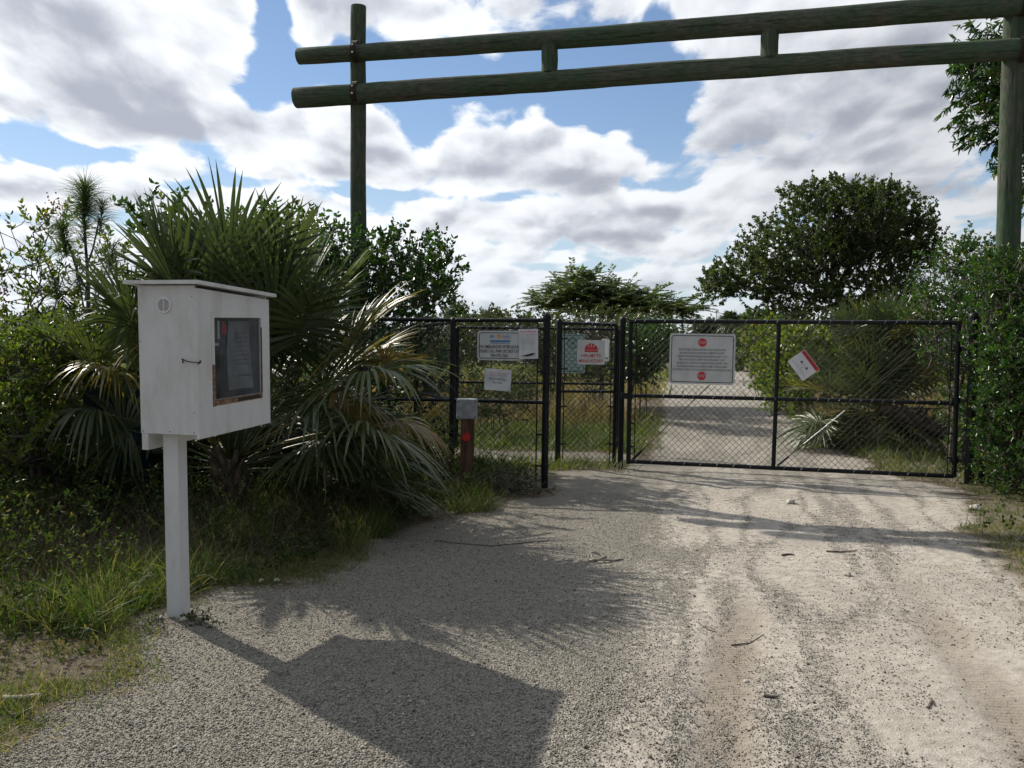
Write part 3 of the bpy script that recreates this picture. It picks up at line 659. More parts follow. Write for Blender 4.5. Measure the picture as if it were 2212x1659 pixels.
# side return
sf_ = empty('chain_link_fence', (N2[0], N2[1], 0)); tag(sf_, 'side run of black chain link fence going away from the corner behind the palm fronds', 'fence', 'black chain link fence runs'); o_ = np.array([N2[0], N2[1], 0])
chain(sf_, 'wire_mesh', N2 + np.array([-.03, .05, 0]), RT, .04, 1.86, off=o_); rail(sf_, 'top_rail', pA(N2 + np.array([-.02, .06, 0]), 1.84), pA(RT, 1.84), .020, o_, seed=2)
rail(sf_, 'middle_rail', pA(N2 + np.array([-.02, .06, 0]), .955), pA(RT, .955), .018, o_, seed=2)
post(sf_, 'post', RT, 1.86, .034, o_); post(sf_, 'post', (N2 + RT) / 2 + np.array([0, 0, 0]), 1.82, .028, o_)
# rear barrier of the walk-through
rf = empty('chain_link_fence', (RB1[0], RB1[1], 0)); tag(rf, 'rear chain link barrier behind the walk-through, holding the pale green sign', 'fence', 'black chain link fence runs'); o_ = np.array([RB1[0], RB1[1], 0])
RBm = (RB0 + RB1) / 2
for p_ in (RB1, RB0): post(rf, 'post', p_, 1.86, .034, o_)
rail(rf, 'top_rail', pA(RB0, 1.885), pA(RB1, 1.885), .021, o_); rail(rf, 'middle_rail', pA(RB0, 1.04), pA(RB1, 1.04), .018, o_, seed=4); chain(rf, 'wire_mesh', RB0, RB1, .04, 1.9, off=o_)
# narrow panel beside the gate
pf = empty('chain_link_fence', (F2[0], F2[1], 0)); tag(pf, 'narrow chain link panel between two posts, left of the wide gate, with the helmet sign', 'fence', 'black chain link fence runs'); o_ = np.array([F2[0], F2[1], 0])
Fi = W(1326, 1005, F2[1] + .1); Fi[2] = 0
post(pf, 'post', F1, W(1204, 694, F1[1])[2], .038, o_); post(pf, 'post', F2, W(1342, 690, F2[1])[2], .038, o_); post(pf, 'post', Fi, 1.86, .026, o_)
rail(pf, 'top_rail', pA(F1, 1.905), pA(Fi, 1.895), .021, o_); rail(pf, 'middle_rail', pA(F1, 1.00), pA(Fi, 1.00), .019, o_, seed=6); chain(pf, 'wire_mesh', F1 + np.array([.05, 0, 0]), Fi, .04, 1.92, off=o_)
for q in (F1 + np.array([.07, 0, 0]) - o_, Fi + np.array([-.06, 0, 0]) - o_):
    mb = MB()
    mb.tube([(q[0], q[1], .03), (q[0], q[1], 1.88)], .007, 'black_vinyl', 6)
    for z in (.3, .8, 1.3, 1.7): mb.tube([(q[0] - .05, q[1], z), (q[0] + .05, q[1], z)], .011, 'black_vinyl', 6)
    mb.build('tension_bar', pf)
# gate leaf
gt = empty('swing_gate', (GR[0], GR[1], 0)); tag(gt, 'wide closed gate of black pipe and chain link mesh across the sandy track', 'gate'); o_ = np.array([GR[0], GR[1], 0]); gz1 = 1.935; gz0 = .10
GM = GL + (GR - GL) * .465; gm_z = .965
rail(gt, 'top_rail', pA(GL, gz1), pA(GR, gz1), .027, o_); rail(gt, 'bottom_rail', pA(GL, gz0), pA(GR, gz0 - .02), .027, o_, seed=3, step=.2); rail(gt, 'middle_rail', pA(GL, gm_z), pA(GR, gm_z), .025, o_, seed=4)
for P_ in (GL, GR): mb = MB(); mb.tube([(P_[0] - o_[0], P_[1] - o_[1], gz0 - .03), (P_[0] - o_[0], P_[1] - o_[1], gz1 + .01)], .030, 'black_vinyl', 14); mb.build('stile', gt)
rail(gt, 'centre_bar', pA(GM, gz0), pA(GM + np.array([.03, 0, 0]), gz1), .027, o_, seed=9, ties=True)
chain(gt, 'wire_mesh', GL, GR, gz0 - .02, gz1 + .02, off=o_)
gd = nrm(GR - GL); gn = np.array([gd[1], -gd[0], 0.])
mb = MB()
for q0, q1 in ((GL + gd * .05, GM - gd * .05), (GM + gd * .05, GR - gd * .08)):
    a = np.array([*q0[:2], gz0 + .02]) - gn * .03 - o_; b = np.array([*q1[:2], gz1 - .02]) - gn * .03 - o_; f = .16
    mb2 = MB(); mb2.tube([a, b], .006, 'rust', 6); mb2.tube([a, a + (b - a) * .07], .016, 'black_vinyl', 8); mb2.tube([a + (b - a) * .16, a + (b - a) * (.40 if q0[0] > GM[0] else .17)], .0065, 'steel', 6); mb2.build('truss_rod', gt)
for P_, s_ in ((GL, 1), (GR, -1)):
    mb = MB(); q = P_ + gd * .075 * s_ - o_; mb.tube([(q[0], q[1], gz0), (q[0], q[1], gz1)], .007, 'black_vinyl', 6)
    for z in (.3, .6, 1.25, 1.6): mb.tube([(q[0], q[1], z), tuple(P_[:2] - o_[:2]) + (z,)], .012, 'black_vinyl', 6)
    mb.build('tension_bar', gt)
for z in (.28, 1.0, 1.62):
    mb = MB(); a = np.array([*GR[:2], z]) - o_; b = np.array([*HP[:2], z]) - o_; mb.tube([a, b], .020, 'black_vinyl', 8)
    for c in (a, b): mb.tube([c + [0, 0, -.035], c + [0, 0, .035]], .048, 'black_vinyl', 14)
    mb.build('hinge', gt)
mb = MB(); q = GL - gd * .02 - o_; mb.box(q[0] - .09, q[0] + .02, q[1] - .02, q[1] + .02, .92, 1.0, 'black_vinyl', .005); mb.build('latch', gt)
hp = empty('gate_post', (HP[0], HP[1], 0)); tag(hp, 'thick black hinge post right of the wide gate, half buried in the hedge', 'gate post')
post(hp, 'pipe', HP, 2.02, .055, np.array([HP[0], HP[1], 0.]))
P3 = HP + np.array([.16, .02, 0]); mb = MB(); mb.tube([(P3[0] - HP[0], P3[1] - HP[1], -.05), (P3[0] - HP[0], P3[1] - HP[1], 1.75)], .04, 'black_vinyl', 12); mb.build('brace_pipe', hp)

# ------------------------------------------------------------------ signs
def text_verts(body, x, z, width, height):
    cu = bpy.data.curves.new('txt', 'FONT'); cu.body = body; cu.resolution_u = 2; cu.offset = .004; cu.align_x = 'LEFT'; ob = bpy.data.objects.new('txt', cu); col.objects.link(ob)
    dg = bpy.context.evaluated_depsgraph_get(); me = bpy.data.meshes.new_from_object(ob.evaluated_get(dg)); vs = np.array([v.co[:] for v in me.vertices]); fs = [list(p_.vertices) for p_ in me.polygons]
    bpy.data.objects.remove(ob); bpy.data.curves.remove(cu); bpy.data.meshes.remove(me)
    mn, mx_ = vs.min(0), vs.max(0); h0 = .72 if any(c.isalnum() for c in body) else mx_[1] - mn[1]
    sx_ = width / (mx_[0] - mn[0]); sz = height / .72
    return [(x + (v[0] - (mn[0] + mx_[0]) / 2) * sx_, 0, z + (v[1]) * sz) for v in vs], fs
def rrect(x0, x1, z0, z1, r, n=6):
    out = []
    for cx, cz, a0 in ((x1 - r, z1 - r, 0), (x0 + r, z1 - r, 90), (x0 + r, z0 + r, 180), (x1 - r, z0 + r, 270)):
        for i in range(n + 1): a = R(a0 + 90 * i / n); out.append((cx + r * math.cos(a), cz + r * math.sin(a)))
    return out
class Sign:
    """flat board in the local XZ plane, face towards -Y"""
    def __init__(s, name, label, cat, loc, rz, w, h, mat, r=.03, th=.003, tilt=0.0, group=None, board='board', curl=0.0):
        s.o = empty(name, loc, rot=(0, tilt, rz)); tag(s.o, label, cat, group); s.w, s.h = w, h; s.art = MB(); s.dy = -th / 2 - .0015; s.k = 0
        mb = MB(); pr = rrect(-w / 2, w / 2, -h / 2, h / 2, r); n = len(pr)
        if not curl:
            vs = [(x, -th / 2, z) for x, z in pr] + [(x, th / 2, z) for x, z in pr]
            mb.add(vs, [list(range(n))[::-1], list(range(n, 2 * n))] + [(i, (i + 1) % n, n + (i + 1) % n, n + i) for i in range(n)], mat)
        else:
            rng = np.random.default_rng(int(w * 1e4)); nx, nz = 14, 12; vs = []; 
            for j in range(nz + 1):
                for i in range(nx + 1):
                    u, v = i / nx, j / nz; vs.append(((u - .5) * w, curl * (math.sin(u * 9 + v * 4) * .35 + math.sin(v * 7 - u * 3) * .3 + rng.normal() * .06), (v - .5) * h))
            fs = [(j * (nx + 1) + i, j * (nx + 1) + i + 1, (j + 1) * (nx + 1) + i + 1, (j + 1) * (nx + 1) + i) for j in range(nz) for i in range(nx)]
            mb.add(vs, fs, mat, True); s.dy -= curl * .8
        mb.build(board, s.o)
    def y(s): s.k += 1; return s.dy - .0004 * s.k
    def border(s, ins, wd, mat, r):
        a = rrect(-s.w / 2 + ins, s.w / 2 - ins, -s.h / 2 + ins, s.h / 2 - ins, r); b = rrect(-s.w / 2 + ins + wd, s.w / 2 - ins - wd, -s.h / 2 + ins + wd, s.h / 2 - ins - wd, max(.002, r - wd)); n = len(a); y = s.y()
        s.art.add([(x, y, z) for x, z in a] + [(x, y, z) for x, z in b], [(i, n + i, n + (i + 1) % n, (i + 1) % n) for i in range(n)], mat)
    def shape(s, pts, mat): y = s.y(); s.art.add([(x, y, z) for x, z in pts], [list(range(len(pts)))], mat)
    def ring(s, cx, cz, r0, r1, mat, n=28):
        y = s.y(); v = [(cx + r * math.cos(2 * math.pi * i / n), y, cz + r * math.sin(2 * math.pi * i / n)) for r in (r0, r1) for i in range(n)]; s.art.add(v, [(i, (i + 1) % n, n + (i + 1) % n, n + i) for i in range(n)], mat)
    def text(s, body, x, z, width, height, mat):
        vs, fs = text_verts(body, x, z, width, height); y = s.y(); s.art.add([(a, y, c) for a, _, c in vs], fs, mat)
    def done(s, name='lettering'): return s.art.build(name, s.o)
def on_plane(px, py, A, B, off=0.0):
    u = nrm(np.array([B[0] - A[0], B[1] - A[1], 0.])); n = np.array([u[1], -u[0], 0.]); d = pix_dir(px, py); c = np.array([0, 0, CAMZ]); o = np.array([A[0], A[1], 0.]) + n * off
    return c + d * (np.dot(o - c, n) / np.dot(d, n))
def frame(A, B): u = nrm(np.array([B[0] - A[0], B[1] - A[1], 0.])); return math.atan2(u[1], u[0])
def place(pxs, A, B, off):
    tl, tr, bl, br = [on_plane(*p_, A, B, off) for p_ in pxs]; c = (tl + tr + bl + br) / 4; w_ = (np.linalg.norm(tr - tl) + np.linalg.norm(br - bl)) / 2; h_ = (np.linalg.norm(tl - bl) + np.linalg.norm(tr - br)) / 2
    return c, w_, h_
def octo(cx, cz, r): return [(cx + r * math.cos(R(22.5 + 45 * i)), cz + r * math.sin(R(22.5 + 45 * i))) for i in range(8)]
# big notice on the gate
c, w_, h_ = place([(1448, 721), (1590, 721), (1444, 829), (1586, 831)], GL, GR, .035)
S = Sign('trail_rules_sign', 'large white notice with two red stop octagons hanging on the wide gate', 'sign', c, frame(GL, GR), w_, h_, 'sign_white', .035, tilt=0.006)
S.border(.022, .009, 'sign_black', .035)
rr_ = h_ * .088
for zz in (h_ * .325, -h_ * .335):
    S.shape(octo(0, zz, rr_), 'sign_red'); S.text('STOP', 0, zz - rr_ * .29, rr_ * 1.45, rr_ * .60, 'sign_white')
LN = [('BEFORE ENTERING THE MOUNTAIN BIKE TRAILS AT QUIET WATERS', .72), ('BROWARD COUNTY, ALL RIDERS MUST COMPLETE THE SAFETY', .69), ('PRESENTATION AND SIGN A RELEASE AND WAIVER AVAILABLE AT THE', .76), ('PARK OFFICE. FAILURE TO COMPLY WITH THIS BROWARD COUNTY', .70),
      ('PROCEDURE WILL CONSTITUTE TRESPASSING ON PARK PROPERTY AND', .77), ('THE OFFENDING PERSON CAN BE REMOVED FROM THE PARK AND MAY', .77), ("ALSO RECEIVE A TRESPASS CITATION ISSUED BY THE BROWARD SHERIFF'S OFFICE", .90)]
for i, (s_, f) in enumerate(LN): S.text(s_, 0, h_ * (.165 - i * .0665), w_ * f, h_ * .041, 'ink_grey')
S.done()
# tilted warning sign
c, w_, h_ = place([(1735, 762), (1768, 796), (1705, 789), (1738, 823)], GL, GR, .03)
c = on_plane(1736, 789, GL, GR, .035)
S = Sign('warning_sign', 'small white warning sign with red band, hanging askew on the gate mesh', 'sign', c, frame(GL, GR), .31, .25, 'paper', .008, tilt=R(53))
S.shape([(-.150, .075), (.150, .075), (.150, .120), (-.150, .120)], 'sign_red'); S.text('WARNING', .02, .084, .20, .028, 'sign_black'); S.shape([(-.125, .082), (-.095, .082), (-.110, .113)], 'sign_black')
S.text('MOVING GATE CAN CAUSE INJURY OR DEATH', 0, -.075, .26, .010, 'ink_grey')
for x in (-.05, .05): S.shape([(x - .014, 0), (x + .008, -.012), (x + .018, .010), (x, .022)], 'sign_black')
S.ring(0, -.012, .020, .023, 'ink_grey', 16); S.text('KEEP CLEAR', 0, -.055, .12, .009, 'ink_grey'); S.done()
# emergency sign
c, w_, h_ = place([(1031, 714), (1132, 715), (1031, 778), (1132, 779)], N2, NP, .03); emg = (w_, h_)
S = Sign('emergency_sign', 'white park security phone sign with black border on the left fence', 'sign', c, frame(N2, NP), w_, h_, 'sign_white', .035)
S.border(.020, .007, 'sign_black', .03); lx = -.02
S.text('BR', lx - .075, h_ * .26, .055, .034, 'sign_blue'); S.ring(lx, h_ * .26 + .017, .009, .024, 'sign_orange', 20); S.text('WARD', lx + .085, h_ * .26, .095, .034, 'sign_blue')
S.text('COUNTY', lx + .09, h_ * .21, .09, .010, 'sign_orange'); S.shape([(lx - .10, h_ * .12), (lx + .13, h_ * .12), (lx + .13, h_ * .18), (lx - .10, h_ * .18)], 'sign_blue'); S.text('PARKS AND RECREATION', lx + .015, h_ * .06, .22, .012, 'sign_blue')
for i, (s_, f) in enumerate((('FOR EMERGENCIES AFTER HOURS', .88), ('PLEASE CALL PARK SECURITY AT', .84), ('954-370-1506', .36))): S.text(s_, -.012, h_ * (-.09 - .145 * i), w_ * f, h_ * .105, 'sign_black')
S.done()
# notice sheet
c, w_, h_ = place([(1120, 711), (1162, 710), (1122, 775), (1163, 775)], N2, NP, .045)
S = Sign('notice_sheet', 'laminated white notice sheet with red heading overlapping the right end of the security sign', 'notice', c, frame(N2, NP), w_, h_, 'paper', .004, .001, tilt=-.02, board='sheet', curl=.006)
S.text('NOTICE', 0, h_ * .38, w_ * .80, h_ * .055, 'sign_red'); S.text('OF TRAIL HOURS', 0, h_ * .29, w_ * .76, h_ * .03, 'sign_red')
for i in range(9): S.text(['Trails open at sunrise daily', 'Trails close before sunset', 'Helmets must be worn', 'Ride in one direction', 'No night riding allowed', 'Stay on marked trails', 'Yield to other riders', 'Carry out your trash', 'Ride at your own risk'][i], -.005, h_ * (.22 - .052 * i), w_ * (.7 - .07 * (i % 3)), h_ * .020, 'ink_grey')
S.shape([(-.09, -.135), (-.02, -.120), (.03, -.105), (.085, -.100), (.05, -.125), (-.01, -.138)], 'sign_black'); S.done()
# small laminated sheet below
c, w_, h_ = place([(1048, 796), (1106, 799), (1045, 841), (1102, 846)], N2, NP, .04)
S = Sign('notice_sheet', 'crumpled plastic-covered paper hanging on the fence below the security sign', 'notice', c, frame(N2, NP), w_, h_, 'paper', .004, .001, tilt=.05, board='sheet', curl=.010)
S.text('Attention all trail riders', 0, h_ * .30, w_ * .7, h_ * .04, 'sign_red'); S.text('Annual passes are required', 0, h_ * .20, w_ * .6, h_ * .035, 'sign_red'); S.text('2016 Annual Pass', 0, h_ * .0, w_ * .62, h_ * .085, 'sign_black'); S.text('Trail Pass', 0, h_ * -.17, w_ * .36, h_ * .085, 'sign_black'); S.done()
# helmets sign
c, w_, h_ = place([(1247, 737), (1307, 737), (1247, 790), (1307, 790)], F1, F2, .035); c = on_plane(1277, 761, F1, F2, .035)
S = Sign('helmet_sign', 'small white sign with red helmet emblem and red capitals on the narrow panel', 'sign', c, frame(F1, F2), w_, h_ * 1.0, 'sign_white', .02)
hz0 = h_ * .10; S.shape([(.088 * math.cos(a), hz0 + .085 * math.sin(a)) for a in np.linspace(0, math.pi, 20)], 'sign_red')
S.shape([(-.088, hz0 - .030), (.088, hz0 - .030), (.088, hz0 - .006), (-.088, hz0 - .006)], 'sign_red')
for x in (-.045, 0, .045): S.shape([(x * .6 - .004, hz0 + .035), (x * .6 + .004, hz0 + .035), (x * 1.1 + .006, hz0 + .075), (x * 1.1 - .006, hz0 + .075)], 'sign_white')
S.text('HELMETS', 0, -h_ * .20, w_ * .70, h_ * .135, 'sign_red'); S.text('MANDATORY', 0, -h_ * .41, w_ * .88, h_ * .135, 'sign_red'); S.done()
# green sign at the back
c, w_, h_ = place([(1212, 721), (1264, 721), (1212, 806), (1264, 806)], RB0, RB1, .03)
S = Sign('rules_sign', 'pale green sign with a round emblem seen through the mesh on the rear barrier', 'sign', c, frame(RB0, RB1), w_, h_, 'sign_mint', .03)
S.border(.018, .008, 'sign_green', .025); S.ring(-.01, h_ * .26, .072, .085, 'sign_green'); S.ring(-.01, h_ * .26, .050, .055, 'sign_green')
S.shape([(-.05, h_ * .26 - .03), (-.01, h_ * .26 - .005), (.03, h_ * .26 - .03), (.0, h_ * .26 + .035)], 'sign_green')
for i, s_ in enumerate(('TRAIL RULES', 'STAY ON THE TRAIL', 'RIDE WITH CARE', 'YIELD TO HIKERS', 'NO LITTER', 'NO MOTORS')): S.text(s_, -.01, h_ * (-.03 - .085 * i), w_ * (.72 - .05 * (i % 3)), h_ * .035, 'sign_green')
S.done()
c = on_plane(1308, 756, F1, F2, -.03)
S = Sign('white_placard', 'plain white card half hidden behind the helmet sign', 'notice', c, frame(F1, F2), .10, .30, 'paper', .01, board='card'); 
S.shape([(-.03, -.12), (.04, -.12), (.03, -.10), (-.03, -.10)], 'ink_grey'); S.done()

# ------------------------------------------------------------------ white notice box on a post
BB = W(425, 940, 4.75); AA = W(304, 935, 4.81)
ax_l = nrm(np.array([math.sin(R(12)), math.cos(R(12)), 0.0]))       # along the door, away from camera
ax_w = np.array([ax_l[1], -ax_l[0], 0.0])                           # from the back to the door side (right)
kb = G(381, 1343); kb[1] += .045
kz = float(hz_(np.array([kb[0]]), np.array([kb[1]]))[0])
# local frame: x = towards door side (right), y = away from the camera
kio = empty('notice_box', (kb[0], kb[1], kz), rot=Euler((R(2.2), 0, -R(12))))
tag(kio, 'white painted wooden notice box with slanted lid and small window, standing on a square post', 'notice box')
Mi = kio.rotation_euler.to_matrix().inverted()
def loc(p_): return np.array(Mi @ Vector(tuple(np.array(p_, float) - np.array([kb[0], kb[1], kz]))))
lb = loc(BB); la = loc(AA)
x1 = lb[0]; x0 = x1 - .335; y0 = lb[1]; LB = .80; y1 = y0 + LB; zb = lb[2] + .0; zt = zb + .80
pc = (-.036, 0.05)
mb = MB(); mb.box(pc[0] - .045, pc[0] + .045, pc[1] - .045, pc[1] + .045, -.25, zb - .002, 'white_paint', .004); mb.build('post', kio)
mb = MB(); T = .016; zback = zt - .0
def zr(x): return zt + .005 - (x1 - x) * .0      # level across, the lid falls away along the door
def ztop_(y): return zt - (y - y0) * .055
# carcass: side, far side, back, floor
def panel(xa, xb, ya, yb, za, fb):
    vs = [(xa, ya, za), (xb, ya, za), (xb, yb, za), (xa, yb, za)] + [(x, y, fb(x, y)) for x, y in ((xa, ya), (xb, ya), (xb, yb), (xa, yb))]
    mb.add(vs, [(0, 3, 2, 1), (4, 5, 6, 7), (0, 1, 5, 4), (1, 2, 6, 5), (2, 3, 7, 6), (3, 0, 4, 7)], 'white_paint')
fz = lambda x, y: ztop_(y)
panel(x0, x1, y0, y0 + T, zb, fz); panel(x0, x1, y1 - T, y1, zb, fz); panel(x0, x0 + T, y0 + T + .001, y1 - T - .001, zb, fz); panel(x0 + T + .001, x1, y0 + T + .001, y1 - T - .001, zb, lambda x, y: zb + T)
mb.build('body', kio)
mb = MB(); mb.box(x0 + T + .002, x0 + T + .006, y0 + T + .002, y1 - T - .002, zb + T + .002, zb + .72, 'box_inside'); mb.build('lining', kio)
# lid
mb = MB(); ov = .05; th = .020
xa, xb, ya, yb = x0 - .065, x1 + .045, y0 - .035, y1 + .05
vs = [(x, y, ztop_(y) + .006 + dz + (x - x1) * .0) for dz in (0, th) for x, y in ((xa, ya), (xb, ya), (xb, yb), (xa, yb))]
mb.add(vs, [(0, 3, 2, 1), (4, 5, 6, 7), (0, 1, 5, 4), (1, 2, 6, 5), (2, 3, 7, 6), (3, 0, 4, 7)], 'white_paint'); mb.build('lid', kio)
# door with window opening (local x1 .. x1+.018)
dx0, dx1 = x1 + .0025, x1 + .019; dz0 = zb - .022; dy0, dy1 = y0 - .004, y1 - .002
wy0, wy1 = y0 + .165, y0 + .695; wz0, wz1 = zb + .175, zb + .632
door = empty('door', (0, 0, 0)); door.parent = kio
mb = MB()
def dbox(ya, yb, za, zbv, xa=dx0, xb=dx1, mat='white_paint'): mb.box(xa, xb, ya, yb, za, zbv, mat)
def dtop(y): return ztop_(y) - .014
def dpanel(ya, yb, za):
    vs = [(x, y, za) for x, y in ((dx0, ya), (dx1, ya), (dx1, yb), (dx0, yb))] + [(x, y, dtop(y)) for x, y in ((dx0, ya), (dx1, ya), (dx1, yb), (dx0, yb))]
    mb.add(vs, [(0, 3, 2, 1), (4, 5, 6, 7), (0, 1, 5, 4), (1, 2, 6, 5), (2, 3, 7, 6), (3, 0, 4, 7)], 'white_paint')
dbox(dy0, wy0, dz0, wz1); dbox(wy1, dy1, dz0, wz1); dbox(wy0, wy1, dz0, wz0); dpanel(dy0, dy1, wz1)
mb.build('door_panel', door); 
# chipped trim round the window
mb = MB(); e = dx1 + .003
mb.box(dx1 - .004, e, wy0 - .006, wy1 + .012, wz1 - .002, wz1 + .030, 'white_paint', .001); mb.box(dx1 - .004, e, wy0 - .034, wy0 - .008, wz0 + .2, wz1 + .028, 'white_paint', .001)
mb.box(dx1 - .006, dx1 + .0012, wy0 - .030, wy0, wz0 - .035, wz0 + .195, 'bare_wood'); mb.box(dx1 - .006, dx1 + .0012, wy0 + .001, wy1 + .004, wz0 - .033, wz0, 'bare_wood')
mb.box(dx1 - .006, dx1 + .0012, wy1, wy1 + .008, wz0 + .001, wz1 - .06, 'bare_wood'); mb.box(dx1 - .004, dx1 + .0016, wy0 - .022, wy0 - .017, wz0 + .16, wz1 - .10, 'bare_wood')
mb.box(dx1 - .0055, dx1 + .0020, wy0 + .24, wy1 - .03, wz0 - .028, wz0 - .008, 'rust'); mb.build('window_trim', door)
mb = MB(); mb.box(dx0 + .003, dx0 + .006, wy0 - .0, wy1 + .0, wz0, wz1, 'acrylic'); mb.build('pane', door)
# vent, ledger, hook, screws
mb = MB(); vx, vz, vr = x0 + .165, zb + .695, .044
vx = x0 + .158
mb.tube([(vx, y0 - .001, vz), (vx, y0 - .007, vz)], [vr, vr * .93], 'white_plastic', 28)
for i in range(11):
    z = vz - .030 + i * .006; hw = math.sqrt(max(0, .034 ** 2 - (z - vz) ** 2))
    for s_ in (-1, 1): mb.box(min(vx + s_ * .003, vx + s_ * hw), max(vx + s_ * .003, vx + s_ * hw), y0 - .0085, y0 - .0065, z, z + .0026, 'ink_grey')
mb.build('vent', kio)
mb = MB(); mb.box(x0 + .002, x0 + .040, y0 + .002, y1 - .01, zb - .092, zb - .001, 'white_paint', .002); mb.build('ledger', kio)
mb = MB(); hzv = zb + .395
mb.tube([(x1 - .075, y0 - .004, hzv + .012), (x1 - .066, y0 - .014, hzv + .014), (x1 - .05, y0 - .010, hzv + .003), (x1 - .02, y0 - .012, hzv - .002), (dx1 + .004, y0 - .012, hzv - .004), (dx1 + .010, y0 + .01, hzv - .006)], .0028, 'rust', 6)
mb.tube([(x1 - .072, y0 - .002, hzv - .008), (x1 - .068, y0 - .010, hzv + .012)], .0035, 'rust', 6); mb.tube([(dx1 + .002, y0 - .008, hzv - .014), (dx1 + .012, y0 + .004, hzv + .006)], .004, 'rust', 6); mb.build('hook_latch', kio)
for sx_, sz_ in ((x0 + .008, zb + .50), (x1 - .012, zb + .74), (x1 - .012, zb + .12), (x0 + .012, zb + .012), (x1 - .016, zb + .012), (x1 - .16, zb + .014)): mb = MB(); mb.tube([(sx_, y0 + .001, sz_), (sx_, y0 - .0012, sz_)], .0032, 'rust', 8); mb.build('screw', kio)
# papers inside
def in_box(x, y, z): return tuple(kio.rotation_euler.to_matrix() @ Vector((x, y, z)) + Vector((kb[0], kb[1], kz)))
bx = dx0 - .030
def inside_sheet(name, label, yc, zc, w_, h_, mat, seed, marks, xoff=0.0):
    rng = np.random.default_rng(seed); o = empty(name, in_box(bx + xoff, yc, zc), rot=kio.rotation_euler.copy()); tag(o, label, 'notice'); mb = MB(); nx, nz = 8, 10; vs = []
    for j in range(nz + 1):
        for i in range(nx + 1): u, v = i / nx - .5, j / nz - .5; vs.append((.012 * math.sin(u * 5 + v * 3 + seed), u * w_, v * h_))
    mb.add(vs, [(j * (nx + 1) + i, j * (nx + 1) + i + 1, (j + 1) * (nx + 1) + i + 1, (j + 1) * (nx + 1) + i) for j in range(nz) for i in range(nx)], mat, True); mb.build('sheet', o)
    mb = MB()
    for (yy, zz, ww, hh, mt) in marks:
        x = .0145 + .0; mb.add([(x, yy - ww / 2, zz - hh / 2), (x, yy + ww / 2, zz - hh / 2 + .0), (x, yy + ww / 2 * .9, zz + hh / 2), (x, yy - ww / 2, zz + hh / 2)], [(0, 1, 2, 3)], mt)
    mb.build('print', o)
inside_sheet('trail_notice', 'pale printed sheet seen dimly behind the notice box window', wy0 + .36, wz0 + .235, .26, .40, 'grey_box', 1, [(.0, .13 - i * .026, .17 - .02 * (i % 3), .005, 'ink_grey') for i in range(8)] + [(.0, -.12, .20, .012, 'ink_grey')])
inside_sheet('event_flyer', 'dark flyer with red and white shapes in the top corner behind the box window', wy0 + .09, wz1 - .09, .21, .24, 'flyer_dark', 2, [(.05, .03, .05, .07, 'sign_red'), (-.01, .02, .022, .10, 'paper'), (-.04, -.06, .06, .016, 'paper')], .01)

# ------------------------------------------------------------------ short post with grey box, dark cabinet
b = G(1008, 1068); b[1] = min(b[1], 9.6); sp = W(1008, 1045, 9.55); z_ = 0
op = empty('box_post', (sp[0], sp[1], 0)); tag(op, 'short brown wooden post topped by a grey electrical box, red reflector on its face', 'utility post')
ztop2 = W(1005, 905, 9.55)[2]; mb = MB(); mb.box(-.068, .075, -.07, .07, -.1, ztop2, 'post_wood', .006); mb.build('post', op)
zt2 = W(1003, 861, 9.55)[2]; mb = MB(); mb.box(-.115, .105, -.085, .085, ztop2 + .001, zt2, 'grey_box', .012)
for xs_ in (-.095, .085):
    for zs in (ztop2 + .03, zt2 - .03): mb.tube([(xs_, -.084, zs), (xs_, -.090, zs)], .009, 'ink_grey', 8)
mb.build('junction_box', op)
zc = W(1006, 943, 9.55)[2]; mb = MB(); mb.tube([(-.008, -.0705, zc), (-.008, -.080, zc)], [.046, .042], 'red_plastic', 24)
mb.build('reflector', op)
cb = W(258, 900, 8.05); oc = empty('utility_cabinet', (cb[0], cb[1], 0)); tag(oc, 'dark teal metal cabinet half hidden behind palm fronds and the white box', 'cabinet'); zc = W(258, 800, 8.05)[2]
mb = MB(); mb.box(-.24, .24, -.2, .2, -.02, zc - .03, 'teal_metal', .01); mb.build('body', oc); mb = MB(); mb.box(-.255, .255, -.215, .215, zc - .029, zc, 'teal_metal', .008); mb.build('lid', oc)
mb = MB(); mb.box(-.21, .21, -.212, -.201, .1, zc - .08, 'teal_metal', .004); mb.box(.16, .18, -.225, -.212, .6, .7, 'steel', .003); mb.build('door', oc)

# ------------------------------------------------------------------ plants left of the gate
pb = G(492, 1128)
fan_palm('fan_palm', 'big spiky fan palm with drooping lower fronds behind the white notice box', (pb[0], pb[1], 0), (pb[0] + .02, pb[1] + .05, .55), 66, 11, (1.0, 1.6), (.70, .98), (2, 80),
         special=[(300, 700, 7.0, .35, .75, .5), (235, 790, 6.9, .86, .5, .7), (340, 760, 7.0, .84, .5, .7), (800, 800, 7.2, .5, .85, .55), (845, 770, 7.4, .97, .42, .3), (790, 930, 7.0, .62, .75, .6), (850, 905, 7.5, .93, .55, .7), (740, 860, 7.3, .96, .5, .8), (380, 640, 7.1, .3, .8, .45),
                  (690, 900, 7.1, .4, .8, .8), (200, 880, 7.2, .45, .6, .9)], nseg=44, trunk_r=.095)
gl = dict(m=16, L=.24, ll=.075, lw=.042, ang=(30, 75), tint=(.1, .9), sc=.35, curl=.12)
shrub('glossy_shrub', 'dense dark glossy shrub behind the fence around the left arch post', 'shrub', [E(870, 620, 12.0, 120, 130, .8), E(700, 640, 11.8, 160, 150, .8), E(650, 900, 11.9, 220, 180, .7), E(935, 610, 12.4, 70, 80, .6), E(840, 800, 12.2, 120, 130, .7), E(610, 560, 12.0, 150, 90, .7)],
      1500, gl, 'leaf_gloss', 21, hole=.12, stems=4, up=.9)
